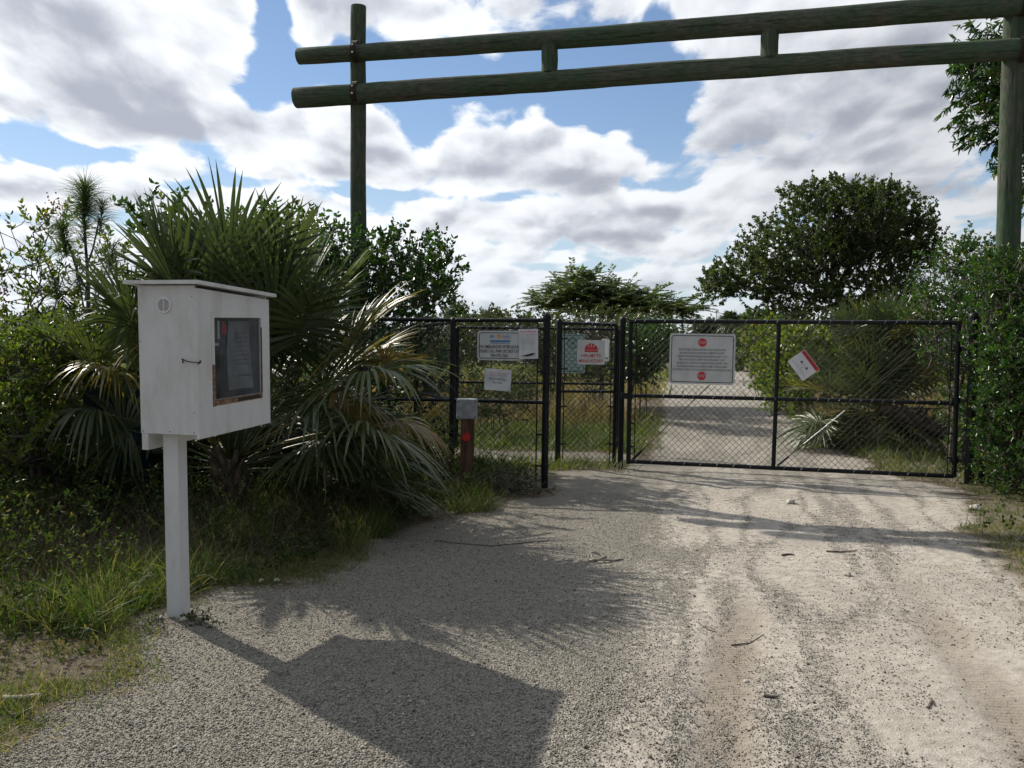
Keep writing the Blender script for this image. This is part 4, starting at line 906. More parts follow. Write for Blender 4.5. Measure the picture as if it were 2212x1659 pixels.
shrub('glossy_shrub', 'pale topped shrub rising behind the crown of the big fan palm', 'shrub', [E(350, 490, 10.4, 55, 55, .4), E(430, 540, 10.6, 90, 80, .5), E(590, 520, 10.6, 90, 60, .5), E(420, 760, 10.8, 160, 150, .6)], 420, dict(m=14, L=.28, ll=.085, lw=.045, ang=(30, 75), tint=(.3, 1.0), sc=.35, curl=.12), 'leaf_gloss', 22, hole=.2, stems=4, up=.9)
shrub('berry_shrub', 'open straggly shrub with bare stems at the left edge, behind the pine', 'shrub', [E(40, 560, 8.8, 80, 90, .5), E(115, 470, 8.9, 50, 45, .4), E(150, 620, 9.0, 110, 90, .5), E(250, 580, 9.2, 70, 70, .4), E(20, 700, 8.7, 80, 70, .5), E(230, 700, 9.0, 80, 90, .5)],
      330, dict(m=13, L=.20, ll=.06, lw=.030, ang=(30, 80), tint=(.1, 1.0), sc=.4, curl=.15), 'leaf_yellow', 23, hole=.38, stems=6, r_tip=.0045, rmax=.03, bend=.15, up=.4)
shrub('leafy_shrub', 'low yellow green shrub at the left edge below the open stems', 'shrub', [E(40, 820, 7.3, 130, 110, .5), E(130, 760, 7.8, 90, 60, .5), E(20, 930, 6.9, 110, 90, .4)], 620, dict(m=13, L=.18, ll=.055, lw=.030, ang=(30, 80), tint=(.2, 1.0), sc=.5), 'leaf_yellow', 24, hole=.1, stems=5)
shrub('leafy_shrub', 'dark shrub in the shade between the cabinet and the fan palm', 'shrub', [E(200, 900, 8.9, 170, 140, .5), E(420, 900, 9.0, 160, 140, .5), E(640, 920, 8.8, 140, 110, .5)], 700, dict(m=12, L=.18, ll=.055, lw=.030, ang=(30, 80), tint=(.0, .7), sc=.5), 'leaf_dark', 25, hole=.1, stems=6)
shrub('leafy_shrub', 'dark leafy shrub tangled against the near fence left of the short post', 'shrub', [E(850, 1000, 9.4, 110, 80, .4), E(760, 940, 9.6, 90, 110, .3), E(930, 960, 9.85, 60, 70, .15)], 420, dict(m=12, L=.16, ll=.05, lw=.027, ang=(30, 80), tint=(.0, .7), sc=.5), 'leaf_dark', 26, hole=.15, stems=6)
shrub('weed', 'dark green weed at the foot of the tall post beside the walk-through', 'plant', [E(1090, 1040, 9.35, 70, 40, .25), E(1150, 1075, 9.2, 40, 30, .2), E(1060, 1080, 9.1, 60, 25, .2)], 240, dict(m=9, L=.12, ll=.035, lw=.02, ang=(30, 80), tint=(.1, .9), sc=.6), 'leaf_dark', 27, hole=.1, stems=8, rmax=.008)
shrub('leafy_shrub', 'dark low shrub at the far left behind the grass, under the yellow green one', 'shrub', [E(60, 960, 8.0, 150, 110, .5), E(330, 985, 8.6, 120, 90, .4), E(-40, 900, 7.6, 120, 120, .5), E(180, 1010, 7.8, 100, 50, .4)], 850, dict(m=12, L=.18, ll=.05, lw=.028, ang=(30, 80), tint=(.0, .8), sc=.5), 'leaf_weed', 29, hole=.1, stems=12, rmax=.012)
for o in [q_ for q_ in bpy.data.objects if q_.name == 'berry_shrub']:
    for (px, py, n_) in ((118, 452, 60), (6, 640, 40), (20, 700, 25)):
        rg = np.random.default_rng(px); c_ = W(px, py, 8.75) - np.array(o.location); sb = Strips(); P_ = c_ + rg.normal(size=(n_, 3)) * [.045, .04, .06]
        sb.edges(P_, P_ + rg.normal(size=(n_, 3)) * .006 + [0, 0, .012], .008, .006, 5, rg.random(n_)); sb.build('berry_cluster', 'berry', o)
fz_ = G(424, 1348)
shrub('weed', 'small low weed growing at the right foot of the notice box post', 'plant', [(fz_[0], fz_[1], .02, .10, .06, .035), (fz_[0] + .10, fz_[1] - .02, .015, .08, .05, .025)], 50, dict(m=8, L=.05, ll=.022, lw=.014, ang=(30, 80), tint=(.1, .9), sc=.7), 'leaf_weed', 61, hole=0, stems=6, rmax=.003, r_tip=.0012)
fz_ = G(330, 1362)
shrub('weed', 'tiny dry weed on the straw left of the notice box post', 'plant', [(fz_[0], fz_[1], .025, .07, .05, .03)], 26, dict(m=7, L=.05, ll=.02, lw=.010, ang=(30, 80), tint=(.6, 1.0), sc=.7), 'leaf_weed', 62, hole=0, stems=5, rmax=.003, r_tip=.0012)
# young pine
rng = np.random.default_rng(5); p0 = W(186, 745, 8.5); p0[2] = 0; ptop = W(186, 400, 8.5); po = empty('young_pine', p0); tag(po, 'young pine with long needles in tufts sticking up behind the shrubs on the left', 'tree')
st = Strips(); sl = Strips(); k = 12; tr = np.array([p0 + (ptop - p0) * i / k + np.array([.02 * math.sin(i), 0, 0]) for i in range(k + 1)]) - p0
st.edges(tr[:-1], tr[1:], np.linspace(.032, .011, k), np.linspace(.030, .010, k), 7)
def needles(P, D, n, L=.26):
    t_ = rng.random(n); base = P + D * (t_ * .28)[:, None]; a = np.radians(rng.uniform(18, 100, n)) * (1.15 - .55 * t_); ph = nrm(np.cross(np.tile(D, (n, 1)), rng.normal(size=(n, 3)))); d = nrm(D * np.cos(a)[:, None] + ph * np.sin(a)[:, None])
    sl.blades(base, d, L * rng.uniform(.55, 1.2, n), .0046, .34, rng.random(n), 3, rng=rng)
needles(tr[-1] - [0, 0, .30], np.array([0, 0, 1.]), 800, .31); needles(tr[-2] - [0, 0, .30], np.array([0, 0, 1.]), 260, .28)
for (px, py, n) in ((145, 520, 560), (235, 560, 260), (130, 640, 260), (215, 470, 240), (250, 650, 200), (170, 600, 200)):
    tip = W(px, py, 8.5 + rng.normal() * .2) - p0; a = tr[max(2, int((tip[2] - .35) / tr[-1][2] * k))]; mid = (a + tip) / 2 + [0, 0, -.06]; st.edges([a, mid], [mid, tip], [.012, .009], [.009, .006], 5); needles(tip - [0, 0, .15], nrm(tip - mid + [0, 0, .3]), n, .24)
st.build('trunk', 'bark', po); sl.build('crown', 'pine_needle', po)

# ------------------------------------------------------------------ plants right of the gate
shrub('hedge', 'tall glossy green hedge at the right edge, swallowing the hinge post and arch log', 'hedge', [E(2200, 600, 10.0, 90, 60, .5), E(2240, 760, 10.0, 130, 160, .7), E(2175, 900, 9.9, 60, 90, .35), E(2230, 980, 9.8, 110, 120, .6), E(2160, 620, 10.6, 70, 70, .5), E(2140, 700, 11.3, 60, 90, .5), E(2210, 820, 9.6, 70, 120, .4)],
      1900, dict(m=15, L=.17, ll=.052, lw=.030, ang=(30, 75), tint=(.15, 1.0), sc=.4, curl=.1), 'leaf_gloss', 31, hole=.06, stems=6, up=.5)
shrub('vine_shrub', 'light green leafy shrub overhanging behind the right end of the gate', 'shrub', [E(2080, 600, 12.2, 90, 70, .6), E(2010, 660, 12.6, 70, 55, .5), E(2110, 560, 11.9, 60, 50, .5), E(2080, 740, 12.3, 90, 100, .6), E(2130, 900, 12.0, 90, 120, .6)],
      900, dict(m=14, L=.2, ll=.055, lw=.030, ang=(30, 80), tint=(.35, 1.0), sc=.45), 'leaf_gloss', 32, hole=.12, stems=4)
q = G(1885, 925); fan_palm('fan_palm', 'bushy fan palm behind the right half of the gate', (q[0], 14.0, 0), (W(1900, 900, 14.0)[0], 14.0, .75), 70, 12, (.45, 1.25), (.60, .80), (-30, 85), nseg=30, special=[(1980, 700, 13.6, .84, .7, .2), (1830, 700, 13.8, .3, .7, .3)])
shrub('leafy_shrub', 'bright green bush leaning over the track verge behind the gate sign', 'shrub', [E(1690, 790, 17, 60, 70, .8), E(1660, 740, 19, 50, 45, .8), E(1740, 760, 16, 60, 60, .7), E(1715, 850, 15.2, 50, 40, .5), E(1690, 830, 16.5, 40, 40, .5)], 850, dict(m=12, L=.25, ll=.09, lw=.05, ang=(30, 80), tint=(.3, 1.0), sc=.5), 'leaf_yellow', 33, base=(W(1760, 800, 17)[0], 17.0, 0), hole=.12, stems=4)
shrub('leafy_shrub', 'dark bush filling the shade under the big spreading tree', 'shrub', [E(1800, 720, 20, 150, 60, 1.2), E(1960, 700, 18, 90, 70, 1), E(1900, 800, 18, 150, 70, 1)], 700, dict(m=13, L=.3, ll=.10, lw=.055, ang=(30, 80), tint=(.0, .8), sc=.5), 'leaf_dark', 34, hole=.08, stems=5)
# big spreading tree
b0 = W(1790, 800, 22); b0[2] = -.05
tree('spreading_tree', 'big dark round-crowned tree with bare leaning limbs behind the gate', 'tree', [b0, b0 + [-.05, 0, .5], W(1795, 745, 22)],
     [E(1810, 480, 22, 150, 80, 1.7), E(1710, 540, 21.6, 110, 75, 1.5), E(1620, 600, 21.4, 90, 50, 1.1), E(1890, 490, 22, 110, 80, 1.6), E(1970, 530, 22, 55, 60, 1.0), E(1850, 570, 22.5, 150, 60, 1.6), E(1555, 618, 21.2, 50, 32, .8), E(1780, 430, 22, 100, 36, 1), E(1880, 430, 22, 70, 30, 1), E(1720, 645, 21.5, 90, 35, 1.0), E(1890, 640, 21.5, 110, 45, 1.2)],
     3400, dict(m=23, L=.26, ll=.075, lw=.048, ang=(30, 80), tint=(.05, .98), sc=.5, curl=.15, upn=.5), 'leaf_tree', 35, hole=.15, shell=.36, r_tip=.006, rmax=.13, bend=.22, up=.35)
# acacia with long drooping leaves, upper right
b1 = np.array([8.6, 12.6, -.05])
tree('drooping_acacia', 'tree with long narrow drooping leaves showing beside the top of the right arch post', 'tree', [b1, b1 + [-.1, 0, 2.4], b1 + [-.35, -.1, 4.2], b1 + [-.3, -.1, 5.0]],
     [E(2145, 190, 12.4, 85, 130, .6), E(2200, 190, 12.6, 80, 140, .6), E(2250, 120, 12.4, 150, 120, .9), E(2290, 330, 12.4, 70, 120, .7), E(2340, 250, 12.6, 160, 220, 1.1)],
     950, dict(m=16, L=.30, ll=.135, lw=.030, ang=(15, 70), droop=.75, tint=(.1, 1.0), sc=.5, curl=.25, upn=.1), 'leaf_gloss', 36, hole=.10, shell=.5, r_tip=.004, rmax=.10, bend=.3, up=-.2)
# feathery tree far centre
b2 = W(1300, 760, 27); b2[2] = -.05
lf = dict(m=64, L=.60, ll=.11, lw=.038, ang=(60, 85), tint=(.1, 1.0), sc=.15, upn=2.5, curl=.2, droop=.1, planar=True)
tree('feathery_tree', 'low feathery flat-topped tree behind the walk-through', 'tree', [b2, b2 + [0, 0, .9], W(1300, 690, 27)],
     [E(1270, 630, 27, 95, 26, 1.6), E(1370, 648, 27, 110, 24, 1.6), E(1190, 650, 27, 50, 16, 1.0), E(1460, 665, 26.5, 65, 14, .9), E(1260, 600, 27, 50, 12, .9), E(1330, 668, 27, 150, 16, 1.6)],
     1150, lf, 'leaf_feather', 37, hole=.10, shell=.8, r_tip=.006, rmax=.08, bend=.2, up=.0, flat=True)
shrub('leafy_shrub', 'green thicket behind the rear barrier beneath the feathery tree', 'shrub', [E(1290, 720, 24, 170, 45, 1.4), E(1400, 730, 22, 90, 50, 1.2), E(1110, 730, 22, 120, 45, 1.2), E(1000, 740, 21, 100, 55, 1.2)], 1250, dict(m=13, L=.3, ll=.10, lw=.05, ang=(30, 80), tint=(.1, 1.0), sc=.5), 'leaf_dark', 38, hole=.08, stems=7)
shrub('leafy_shrub', 'dark evergreen bush behind the left edge of the gate', 'shrub', [E(1385, 745, 19, 50, 40, .8), E(1410, 738, 20, 36, 38, .8), E(1375, 790, 20, 45, 40, .8)], 460, dict(m=14, L=.25, ll=.08, lw=.045, ang=(30, 80), tint=(.0, .8), sc=.5), 'leaf_gloss', 39, base=(W(1370, 800, 21)[0], 21.0, 0), hole=.05, stems=5)
shrub('leafy_shrub', 'scrubby brown green bush behind the emergency sign', 'shrub', [E(1060, 870, 15.5, 90, 50, .6), E(1130, 840, 16.5, 60, 45, .6), E(1010, 850, 16, 60, 70, .6)], 420, dict(m=11, L=.2, ll=.06, lw=.03, ang=(30, 80), tint=(.1, 1.0), sc=.6), 'leaf_weed', 44, hole=.2, stems=6, rmax=.012)
shrub('leafy_shrub', 'low scrub between the rear barrier and the tan grass under the helmet sign', 'shrub', [E(1270, 800, 21, 70, 30, .7), E(1180, 790, 22, 60, 30, .7), E(1370, 800, 22, 50, 26, .7)], 360, dict(m=11, L=.25, ll=.08, lw=.04, ang=(30, 80), tint=(.2, 1.0), sc=.6), 'leaf_weed', 45, hole=.2, stems=6, rmax=.015)
# far things
shrub('distant_shrub', 'tall dark bush far along the right side of the track', 'shrub', [E(1665, 715, 34, 60, 30, 1.5), E(1630, 745, 34, 30, 25, 1.2)], 300, dict(m=14, L=.5, ll=.2, lw=.11, ang=(30, 80), tint=(.1, .9), sc=.5), 'leaf_far', 41, stems=3)
for (px, py, lab, sd) in ((1576, 697, 'small dark cabbage palm far off above the gate rail, right of the track end', 42), (1512, 712, 'dark cabbage palm far off behind the top of the trail notice', 43)):
    pb_ = W(px, 780, 55); pb_[2] = 0; hh = W(px, py, 55)[2]; rng = np.random.default_rng(sd); ro = empty('cabbage_palm', pb_); tag(ro, lab, 'palm', 'far cabbage palms'); mb = MB(); mb.tube([(0, 0, -.1), (.02, 0, hh * .5), (0, 0, hh)], [.17, .14, .15], 'bark', 9); mb.build('trunk', ro)
    s = Strips()
    for i in range(46):
        e = rng.uniform(-.7, 1.4); a = rng.uniform(0, 6.28); d = np.array([math.cos(a) * math.cos(e), math.sin(a) * math.cos(e), math.sin(e)]); f_ = frond_mesh(rng, np.array([0, 0, hh]), d, .45, .62, 14, rng.uniform(0, .4), 110, .3, .4, .2, .08)
        f_.q = [x + s.n for x in f_.q]; s.v += f_.v; s.q += f_.q; s.t += f_.t; s.n += f_.n
    s.build('crown', 'palm_leaf', ro)
def far_tree(name, lab, px, py, Y, rx, rz, sd, grp, mat='leaf_far', n=260):
    c = W(px, py, Y); b_ = np.array([c[0], Y, -.05]); k = Y / F0
    tree(name, lab, 'tree', [b_, b_ + [0, 0, c[2] * .4], b_ + [0, 0, c[2] * .7]], [(c[0], Y, c[2], rx * k, rx * k, rz * k), (c[0] + rx * k * .4, Y, c[2] - rz * k * .5, rx * k * .8, rx * k, rz * k * .7)], n, dict(m=12, L=Y * .010, ll=Y * .0040, lw=Y * .0022, ang=(30, 80), tint=(.1, .9), sc=.6), mat, sd, grp, r_tip=.012, rmax=.2)
far_tree('distant_tree', 'small distant tree above the fence just right of the glossy shrub', 988, 690, 60, 32, 28, 51, 'far trees on the horizon')
far_tree('distant_tree', 'thin distant tree on the horizon left of the tallest fence post', 1062, 696, 70, 22, 20, 52, 'far trees on the horizon')
far_tree('distant_tree', 'distant tree low on the horizon at the end of the track', 1545, 722, 75, 22, 22, 53, 'far trees on the horizon')
far_tree('distant_tree', 'distant pale tree between the cabbage palm and the spreading tree', 1625, 700, 60, 34, 18, 54, 'far trees on the horizon', 'leaf_feather')
far_tree('distant_tree', 'distant tree on the horizon seen through the open shrub at the left', 90, 700, 60, 50, 24, 55, 'far trees on the horizon')
for (px, py, Y, lab) in ((982, 636, 75, 'thin grey light pole on the horizon right of the glossy shrub'), (1546, 673, 90, 'thin grey light pole far off above the gate, left of the cabbage palm')):
    b_ = W(px, 770, Y); b_[2] = 0; t_ = W(px, py, Y); o = empty('light_pole', b_); tag(o, lab, 'light pole', 'far light poles'); mb = MB(); mb.tube([(0, 0, 0), (0, 0, t_[2])], [.07, .05], 'steel', 8); mb.build('pole', o); mb = MB(); mb.box(-.12, .22, -.1, .1, t_[2] + .002, t_[2] + .12, 'ink_grey', .02); mb.build('lamp_head', o)
# far wood: reads as one mass
rng = np.random.default_rng(60); s = Strips(); N = 9000; a = rng.uniform(-.85, .85, N); D_ = rng.uniform(85, 130, N); X = np.sin(a) * D_; Y = np.cos(a) * D_
top = 2.2 + 3.6 * fbm(a * 16 + 3, D_ * 0 + .5, 1, 5, 3); Z = rng.random(N) ** .8 * top
P = np.stack([X, Y, Z], 1); sprays(s, P, nrm(rng.normal(size=(N, 3)) + [0, 0, .5]), rng, m=8, L=.9, ll=.55, lw=.30, tint=(0, .9), sc=.6); tag(s.build('distant_woods', 'leaf_far'), 'low dark band of woods along the horizon', 'woods', kind='stuff')

# ------------------------------------------------------------------ grass and ground cover
def scatter(n, region, rng, dens):
    x = rng.uniform(region[0], region[1], n); y = rng.uniform(region[2], region[3], n); k = rng.random(n) < dens(x, y); return x[k], y[k]
def grass(name, label, region, n, dens, mat, seed, h=(.08, .25), wd=.004, per=7, rad=.05, droop=(.1, .6), tint=(0, 1), lean=.5):
    rng = np.random.default_rng(seed); x, y = scatter(n, region, rng, dens); N = len(x); z = hz_(x, y)
    hs = rng.uniform(h[0], h[1], N) * (.5 + fbm(x, y, 1.3, seed)); bx_ = np.repeat(x, per) + rng.normal(size=N * per) * rad; by = np.repeat(y, per) + rng.normal(size=N * per) * rad; bz = np.repeat(z, per) - .01
    d = rng.normal(size=(N * per, 3)) * lean; d[:, 2] = 1; d = nrm(d); L = np.repeat(hs, per) * rng.uniform(.5, 1.2, N * per)
    tb = np.clip(np.repeat(rng.uniform(tint[0], tint[1], N), per) + rng.normal(size=N * per) * .12, 0, 1); s = Strips(); s.blades(np.stack([bx_, by, bz], 1), d, L, wd, rng.uniform(droop[0], droop[1], N * per), tb, 4, rng=rng)
    return tag(s.build(name, mat), label, 'grass', kind='stuff')
rng_ = lambda x, y: np.random.default_rng(9).random(x.shape)
out = lambda x, y, m=0.0: trackness(x, y) < -m
clump = lambda x, y, sd, lo=.45, sc=1.6: np.clip((fbm(x, y, sc, sd) - lo) * 6, 0, 1)
notpost = lambda x, y: np.hypot(x - kb[0], y - kb[1]) > .12
grass('short_grass', 'short green and straw coloured grass along the left verge', (-4.6, -.9, 2.8, 6.6), 20000, lambda x, y: (trackness(x, y) < .20 * rng_(x, y)) * (.16 + .84 * clump(x, y, 101, .45, 2.4)) * notpost(x, y), 'grass_blade', 101, (.02, .11), .0042, 8, .03, tint=(.25, 1.0))
grass('tall_grass', 'taller green grass tufts beneath the big fan palm', (-5.5, -.2, 4.6, 9.6), 15000, lambda x, y: out(x, y, .08) * clump(x, y, 103, .46, 1.3), 'grass_blade', 103, (.14, .42), .005, 9, .045, tint=(.1, .95))
grass('dry_grass', 'dry straw tufts edging the left verge', (-4.6, -.2, 2.8, 9.6), 8500, lambda x, y: (trackness(x, y) < .15) * clump(x, y, 105, .45, 2.1) * notpost(x, y), 'dry_grass', 105, (.03, .14), .0032, 8, .06, (.2, .9), lean=1.1)
grass('verge_grass', 'green grass on the right verge below the hedge', (3.2, 6.5, 5.0, 10.6), 3800, lambda x, y: out(x, y, .05) * (.25 + .75 * clump(x, y, 107)), 'grass_blade', 107, (.05, .17), .005, 9, .05, tint=(.15, .9))
grass('field_grass', 'green grass behind the walk-through and the gate', (-3.5, 9, 10.9, 22), 19000, lambda x, y: out(x, y, .10) * (.3 + .7 * clump(x, y, 109, .4, .7)), 'grass_blade', 109, (.10, .42), .008, 8, .10, tint=(.0, .95))
grass('tall_dry_grass', 'tall tan grass in the field beyond the fence', (-6, 2.6, 17.5, 36), 4200, lambda x, y: out(x, y, .4) * clump(x, y, 111, .44, .35), 'dry_grass', 111, (.5, 1.25), .012, 9, .14, (.1, .5), tint=(.1, .9), lean=.35)
grass('tall_dry_grass', 'tan grass further down the right side of the track', (4, 16, 17, 45), 3800, lambda x, y: out(x, y, .4) * clump(x, y, 113, .38, .35), 'dry_grass', 113, (.3, .9), .016, 9, .16, (.1, .5), tint=(.0, .8), lean=.35)
grass('far_grass', 'rough grass of the far field', (-30, 45, 30, 90), 9000, lambda x, y: out(x, y, .5), 'grass_blade', 115, (.3, .9), .05, 6, .6, tint=(.2, 1), lean=.4)
# tangled undergrowth on the left
rng = np.random.default_rng(70); x, y = scatter(11000, (-5.8, -.4, 5.4, 9.9), rng, lambda x, y: out(x, y, .45) * 1.0); z = hz_(x, y); N = len(x); s = Strips()
d = rng.normal(size=(N, 3)) * .6; d[:, 2] = np.abs(d[:, 2]) + .5; d = nrm(d); s.blades(np.stack([x, y, z], 1), d, rng.uniform(.2, .75, N), .0035, rng.uniform(0, .6, N), rng.random(N), 4, rng=rng)
tag(s.build('dead_stems', 'dead_stem'), 'tangle of brown dead stems under the fan palm', 'undergrowth', kind='stuff')
s = Strips(); x, y = scatter(11000, (-6.0, -.3, 4.2, 9.9), rng, lambda x, y: out(x, y, .25) * (.35 + .65 * clump(x, y, 121, .42))); N = len(x); P = np.stack([x, y, hz_(x, y) + rng.uniform(0, .50, N) * np.clip(-trackness(x, y) - .1, 0, 1)], 1)
sprays(s, P, nrm(rng.normal(size=(N, 3)) * .5 + [0, 0, .8]), rng, m=7, L=.12, ll=.034, lw=.021, tint=(.1, .95), sc=.7); tag(s.build('ground_cover', 'leaf_weed'), 'small leaved creeping weeds over the left verge', 'ground cover', kind='stuff')
s = Strips(); x, y = scatter(2400, (3.6, 6.8, 6.2, 10.8), rng, lambda x, y: out(x, y, .3) * clump(x, y, 125, .4)); N = len(x); P = np.stack([x, y, hz_(x, y) + rng.uniform(0, .22, N)], 1)
sprays(s, P, nrm(rng.normal(size=(N, 3)) * .5 + [0, 0, .8]), rng, m=7, L=.12, ll=.034, lw=.021, tint=(.1, .95), sc=.7); tag(s.build('ground_cover', 'leaf_weed'), 'small leaved weeds at the foot of the right hedge', 'ground cover', kind='stuff')
s = Strips(); x, y = scatter(30000, (-4.6, 4.6, 2.9, 9.8), rng, lambda x, y: np.exp(-((trackness(x, y) + .30) / .38) ** 2) * .9); N = len(x)
dd = rng.normal(size=(N, 3)); dd[:, 2] *= .12; s.blades(np.stack([x, y, hz_(x, y) + .012], 1), nrm(dd), rng.uniform(.03, .12, N), .003, 0.02, rng.random(N), 2, side=None, rng=rng)
tag(s.build('straw_litter', 'dry_grass'), 'dry straw and leaf bits strewn along the track edges', 'litter', kind='stuff')
# gravel stones and dirt clods
def stones(name, label, x, y, size, mat, rng, tint, lift=.25):
    base = np.array([[1, 0, 0], [-1, 0, 0], [0, 1, 0], [0, -1, 0], [0, 0, 1], [0, 0, -1]], float); F = np.array([[0, 2, 4], [2, 1, 4], [1, 3, 4], [3, 0, 4], [2, 0, 5], [1, 2, 5], [3, 1, 5], [0, 3, 5]]); N = len(x)
    sc = size[:, None, None] * rng.uniform(.6, 1.25, (N, 6, 1)) * np.array([1, 1, .7]); V = base[None] * sc; a = rng.uniform(0, 6.28, N); c, s_ = np.cos(a)[:, None], np.sin(a)[:, None]; tl = rng.normal(size=(N, 1)) * .4
    X = V[..., 0] * c - V[..., 1] * s_; Y = V[..., 0] * s_ + V[..., 1] * c; Z = V[..., 2] + X * tl; P = np.stack([X + x[:, None], Y + y[:, None], Z + (hz_(x, y) + .005 + size * lift)[:, None]], -1)
    o = fast_mesh(name, P, F[None] + (np.arange(N) * 6)[:, None, None], mat, tint=np.repeat(tint, 6), k=3); return tag(o, label, 'gravel', kind='stuff')
def stone_mat(name, c0, c1):
    m = principled(name, c0, .9, spec=.3); t = NT(m.node_tree); a = t.new('ShaderNodeAttribute', attribute_name='tint'); t.l.new(t.mix(a.outputs['Fac'], c0, c1), t.n['Principled BSDF'].inputs['Base Color'])
stone_mat('gravel_stone', (.11, .102, .088), (.50, .47, .40)); stone_mat('dirt_clod', (.06, .05, .04), (.22, .185, .15))
rng = np.random.default_rng(80); n = 170000; u = rng.random(n); y = 2.9 + 6.6 * u ** 1.5; x = rng.uniform(-.62, .62, n) * y; T_ = trackness(x, y); k = (T_ > -.05) & (rng.random(n) < (1.0 - sandmask(x, y) * 1.05))
x, y = x[k], y[k]; stones('gravel', 'loose grey gravel over the left part of the track', x, y, rng.uniform(.0022, .0058, len(x)) * np.where(rng.random(len(x)) < .02, 1.9, 1), 'gravel_stone', rng, rng.random(len(x)) ** 1.3, .45)
n = 40000; u = rng.random(n); y = 2.9 + 7.5 * u ** 1.4; x = rng.uniform(-.2, .62, n) * y; k = (trackness(x, y) > 0) & (rng.random(n) < sandmask(x, y) * (.12 + clump(x, y, 131, .42, 1.2))); x, y = x[k], y[k]
sz = rng.uniform(.0018, .0055, len(x)) * np.where(rng.random(len(x)) < .05, 1.9, 1); stones('dirt_clods', 'small dark clods scattered over the pale sand', x, y, sz, 'dirt_clod', rng, rng.random(len(x)))

# ------------------------------------------------------------------ loose things on the ground
def gz(x, y): return float(hz_(np.array([x]), np.array([y]))[0]) + .005
def stick(name, label, cat, pts, r, mat, group=None, flat=1.0):
    P = [G(*p_) for p_ in pts]; c = np.mean(P, 0); c[2] = gz(c[0], c[1]); mb = MB(); Q = [np.array([p_[0] - c[0], p_[1] - c[1], gz(p_[0], p_[1]) - c[2] + (r if np.isscalar(r) else max(r)) * .8 + (p_[2] if False else 0)]) for p_ in P]
    rr = [r * (1 - .5 * i / (len(Q) - 1)) for i in range(len(Q))]; mb.tube(Q, rr, mat, 7); mb.v = [(a, b_, d_ * flat) for a, b_, d_ in mb.v]; o = mb.build(name); o.location = c; tag(o, label, cat, group); return o
principled('twig', (.13, .10, .075), .9, build=mottled((.08, .06, .045), (.22, .18, .13), 30, .4, .002)); principled('pale_wood', (.33, .29, .24), .9, build=mottled((.22, .19, .15), (.42, .38, .32), 25, .4, .002))
stick('stick', 'thin dark stick lying across the gravel below the weeds', 'stick', [(940, 1170), (990, 1176), (1060, 1180), (1130, 1174), (1180, 1172)], .007, 'twig')
stick('stick', 'short twig on the sand right of the dark bark chip', 'stick', [(2005, 1535), (2012, 1515), (2018, 1530)], .006, 'twig'); stick('stick', 'pale reddish twig lying on the sand below the middle of the gate', 'stick', [(1785, 1196), (1815, 1198), (1850, 1196)], .008, 'twig')
stick('stick', 'fallen pale branch beside the track behind the gate', 'stick', [(1660, 900), (1690, 895), (1715, 888)], .02, 'pale_wood'); stick('stick', 'dark twig on the sand at the left end of the wheel rut', 'stick', [(1505, 1345), (1530, 1362), (1548, 1364)], .004, 'twig')
stick('stick', 'long thin twig at the bottom right of the gravel', 'stick', [(1580, 1390), (1620, 1385), (1650, 1372)], .004, 'twig'); stick('stick', 'short dark stick on the sand right of the curled vine', 'stick', [(1690, 1205), (1700, 1203), (1716, 1204)], .009, 'twig')
stick('bark_chip', 'dark chip of bark lying on the pale sand', 'bark', [(1650, 1507), (1662, 1509), (1680, 1509)], .011, 'clod', flat=.7)
stick('bark_slab', 'flat weathered slab of pale bark at the left edge on the straw', 'bark', [(5, 1512), (50, 1509), (88, 1502)], .022, 'pale_wood', flat=.5); stick('stick', 'grey splinter of wood in front of the bark slab at the left edge', 'stick', [(25, 1545), (48, 1538), (70, 1528)], .012, 'twig', flat=.7)
vp = []; c0 = G(1292, 1213)
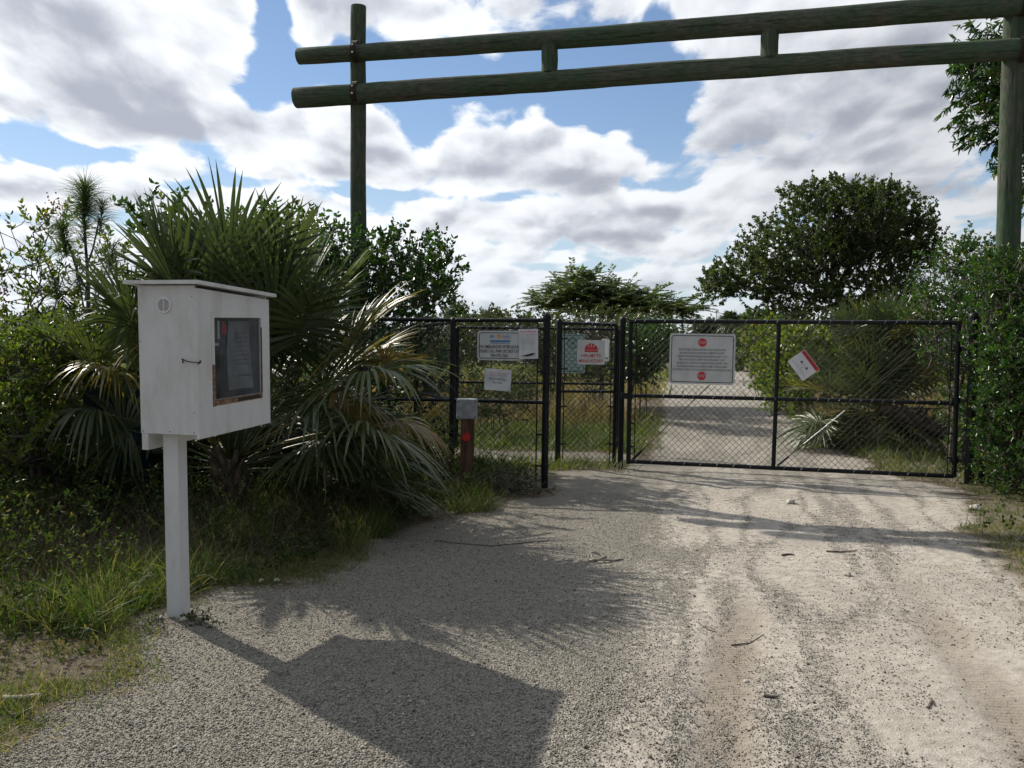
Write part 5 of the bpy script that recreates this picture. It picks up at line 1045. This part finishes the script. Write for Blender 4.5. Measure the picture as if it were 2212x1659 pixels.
for i in range(26): a = 5.6 - i * .36; r_ = .075 - .0012 * i; vp.append((c0[0] + r_ * math.cos(a) * 1.05, c0[1] + r_ * 1.5 * math.sin(a), .01 + .016 * (1 + math.sin(i * .8))))
e1 = G(1345, 1213); vp = [(e1[0], e1[1] - .01, .012), ((e1[0] + c0[0]) / 2 + .02, e1[1] - .06, .014)] + vp[4:]
mb = MB(); mb.tube([(p_[0] - c0[0], p_[1] - c0[1], p_[2]) for p_ in vp], .0085, 'pale_wood', 6); o = mb.build('curled_vine'); o.location = (c0[0], c0[1], gz(c0[0], c0[1])); tag(o, 'curled piece of dry vine lying on the gravel', 'vine')
def rock(px, py, r, label, seed, grp=None):
    import bmesh
    c = G(px, py); bm = bmesh.new(); bmesh.ops.create_icosphere(bm, subdivisions=3, radius=1); rg = np.random.default_rng(seed); pl = nrm(rg.normal(size=(14, 3)))
    for v in bm.verts:
        p_ = np.array(v.co); k_ = 1.0
        for n_ in pl: dd_ = p_ @ n_; k_ = min(k_, .80 / dd_) if dd_ > .80 else k_
        p_ = p_ * k_ * r * np.array([1.2, .95, .6]); v.co = Vector(p_)
    me = bpy.data.meshes.new('rock'); bm.to_mesh(me); bm.free(); me.materials.append(MATS['stone']); o = link_mesh('rock', me); o.location = (c[0], c[1], gz(c[0], c[1]) + r * .35); o.rotation_euler = (0, 0, seed); tag(o, label, 'rock', grp)
rock(1708, 1086, .05, 'pale limestone lump on the track in front of the gate', 1); rock(2108, 1104, .06, 'pale stone at the edge of the right verge', 2); rock(345, 1338, .022, 'white stone at the left foot of the notice box post', 3); rock(398, 1342, .026, 'pale stone at the right foot of the notice box post', 4)
rock(565, 1258, .024, 'white stone left of two at the edge of the grass under the palm', 5); rock(598, 1256, .020, 'white stone right of two at the edge of the grass under the palm', 6); rock(1612, 1468, .014, 'small white pebble on the sand near the wheel rut', 7); rock(1830, 1248, .030, 'dark clod shaped stone on the sand right of centre', 8)
print('verts', sum(len(m_.vertices) for m_ in bpy.data.meshes))
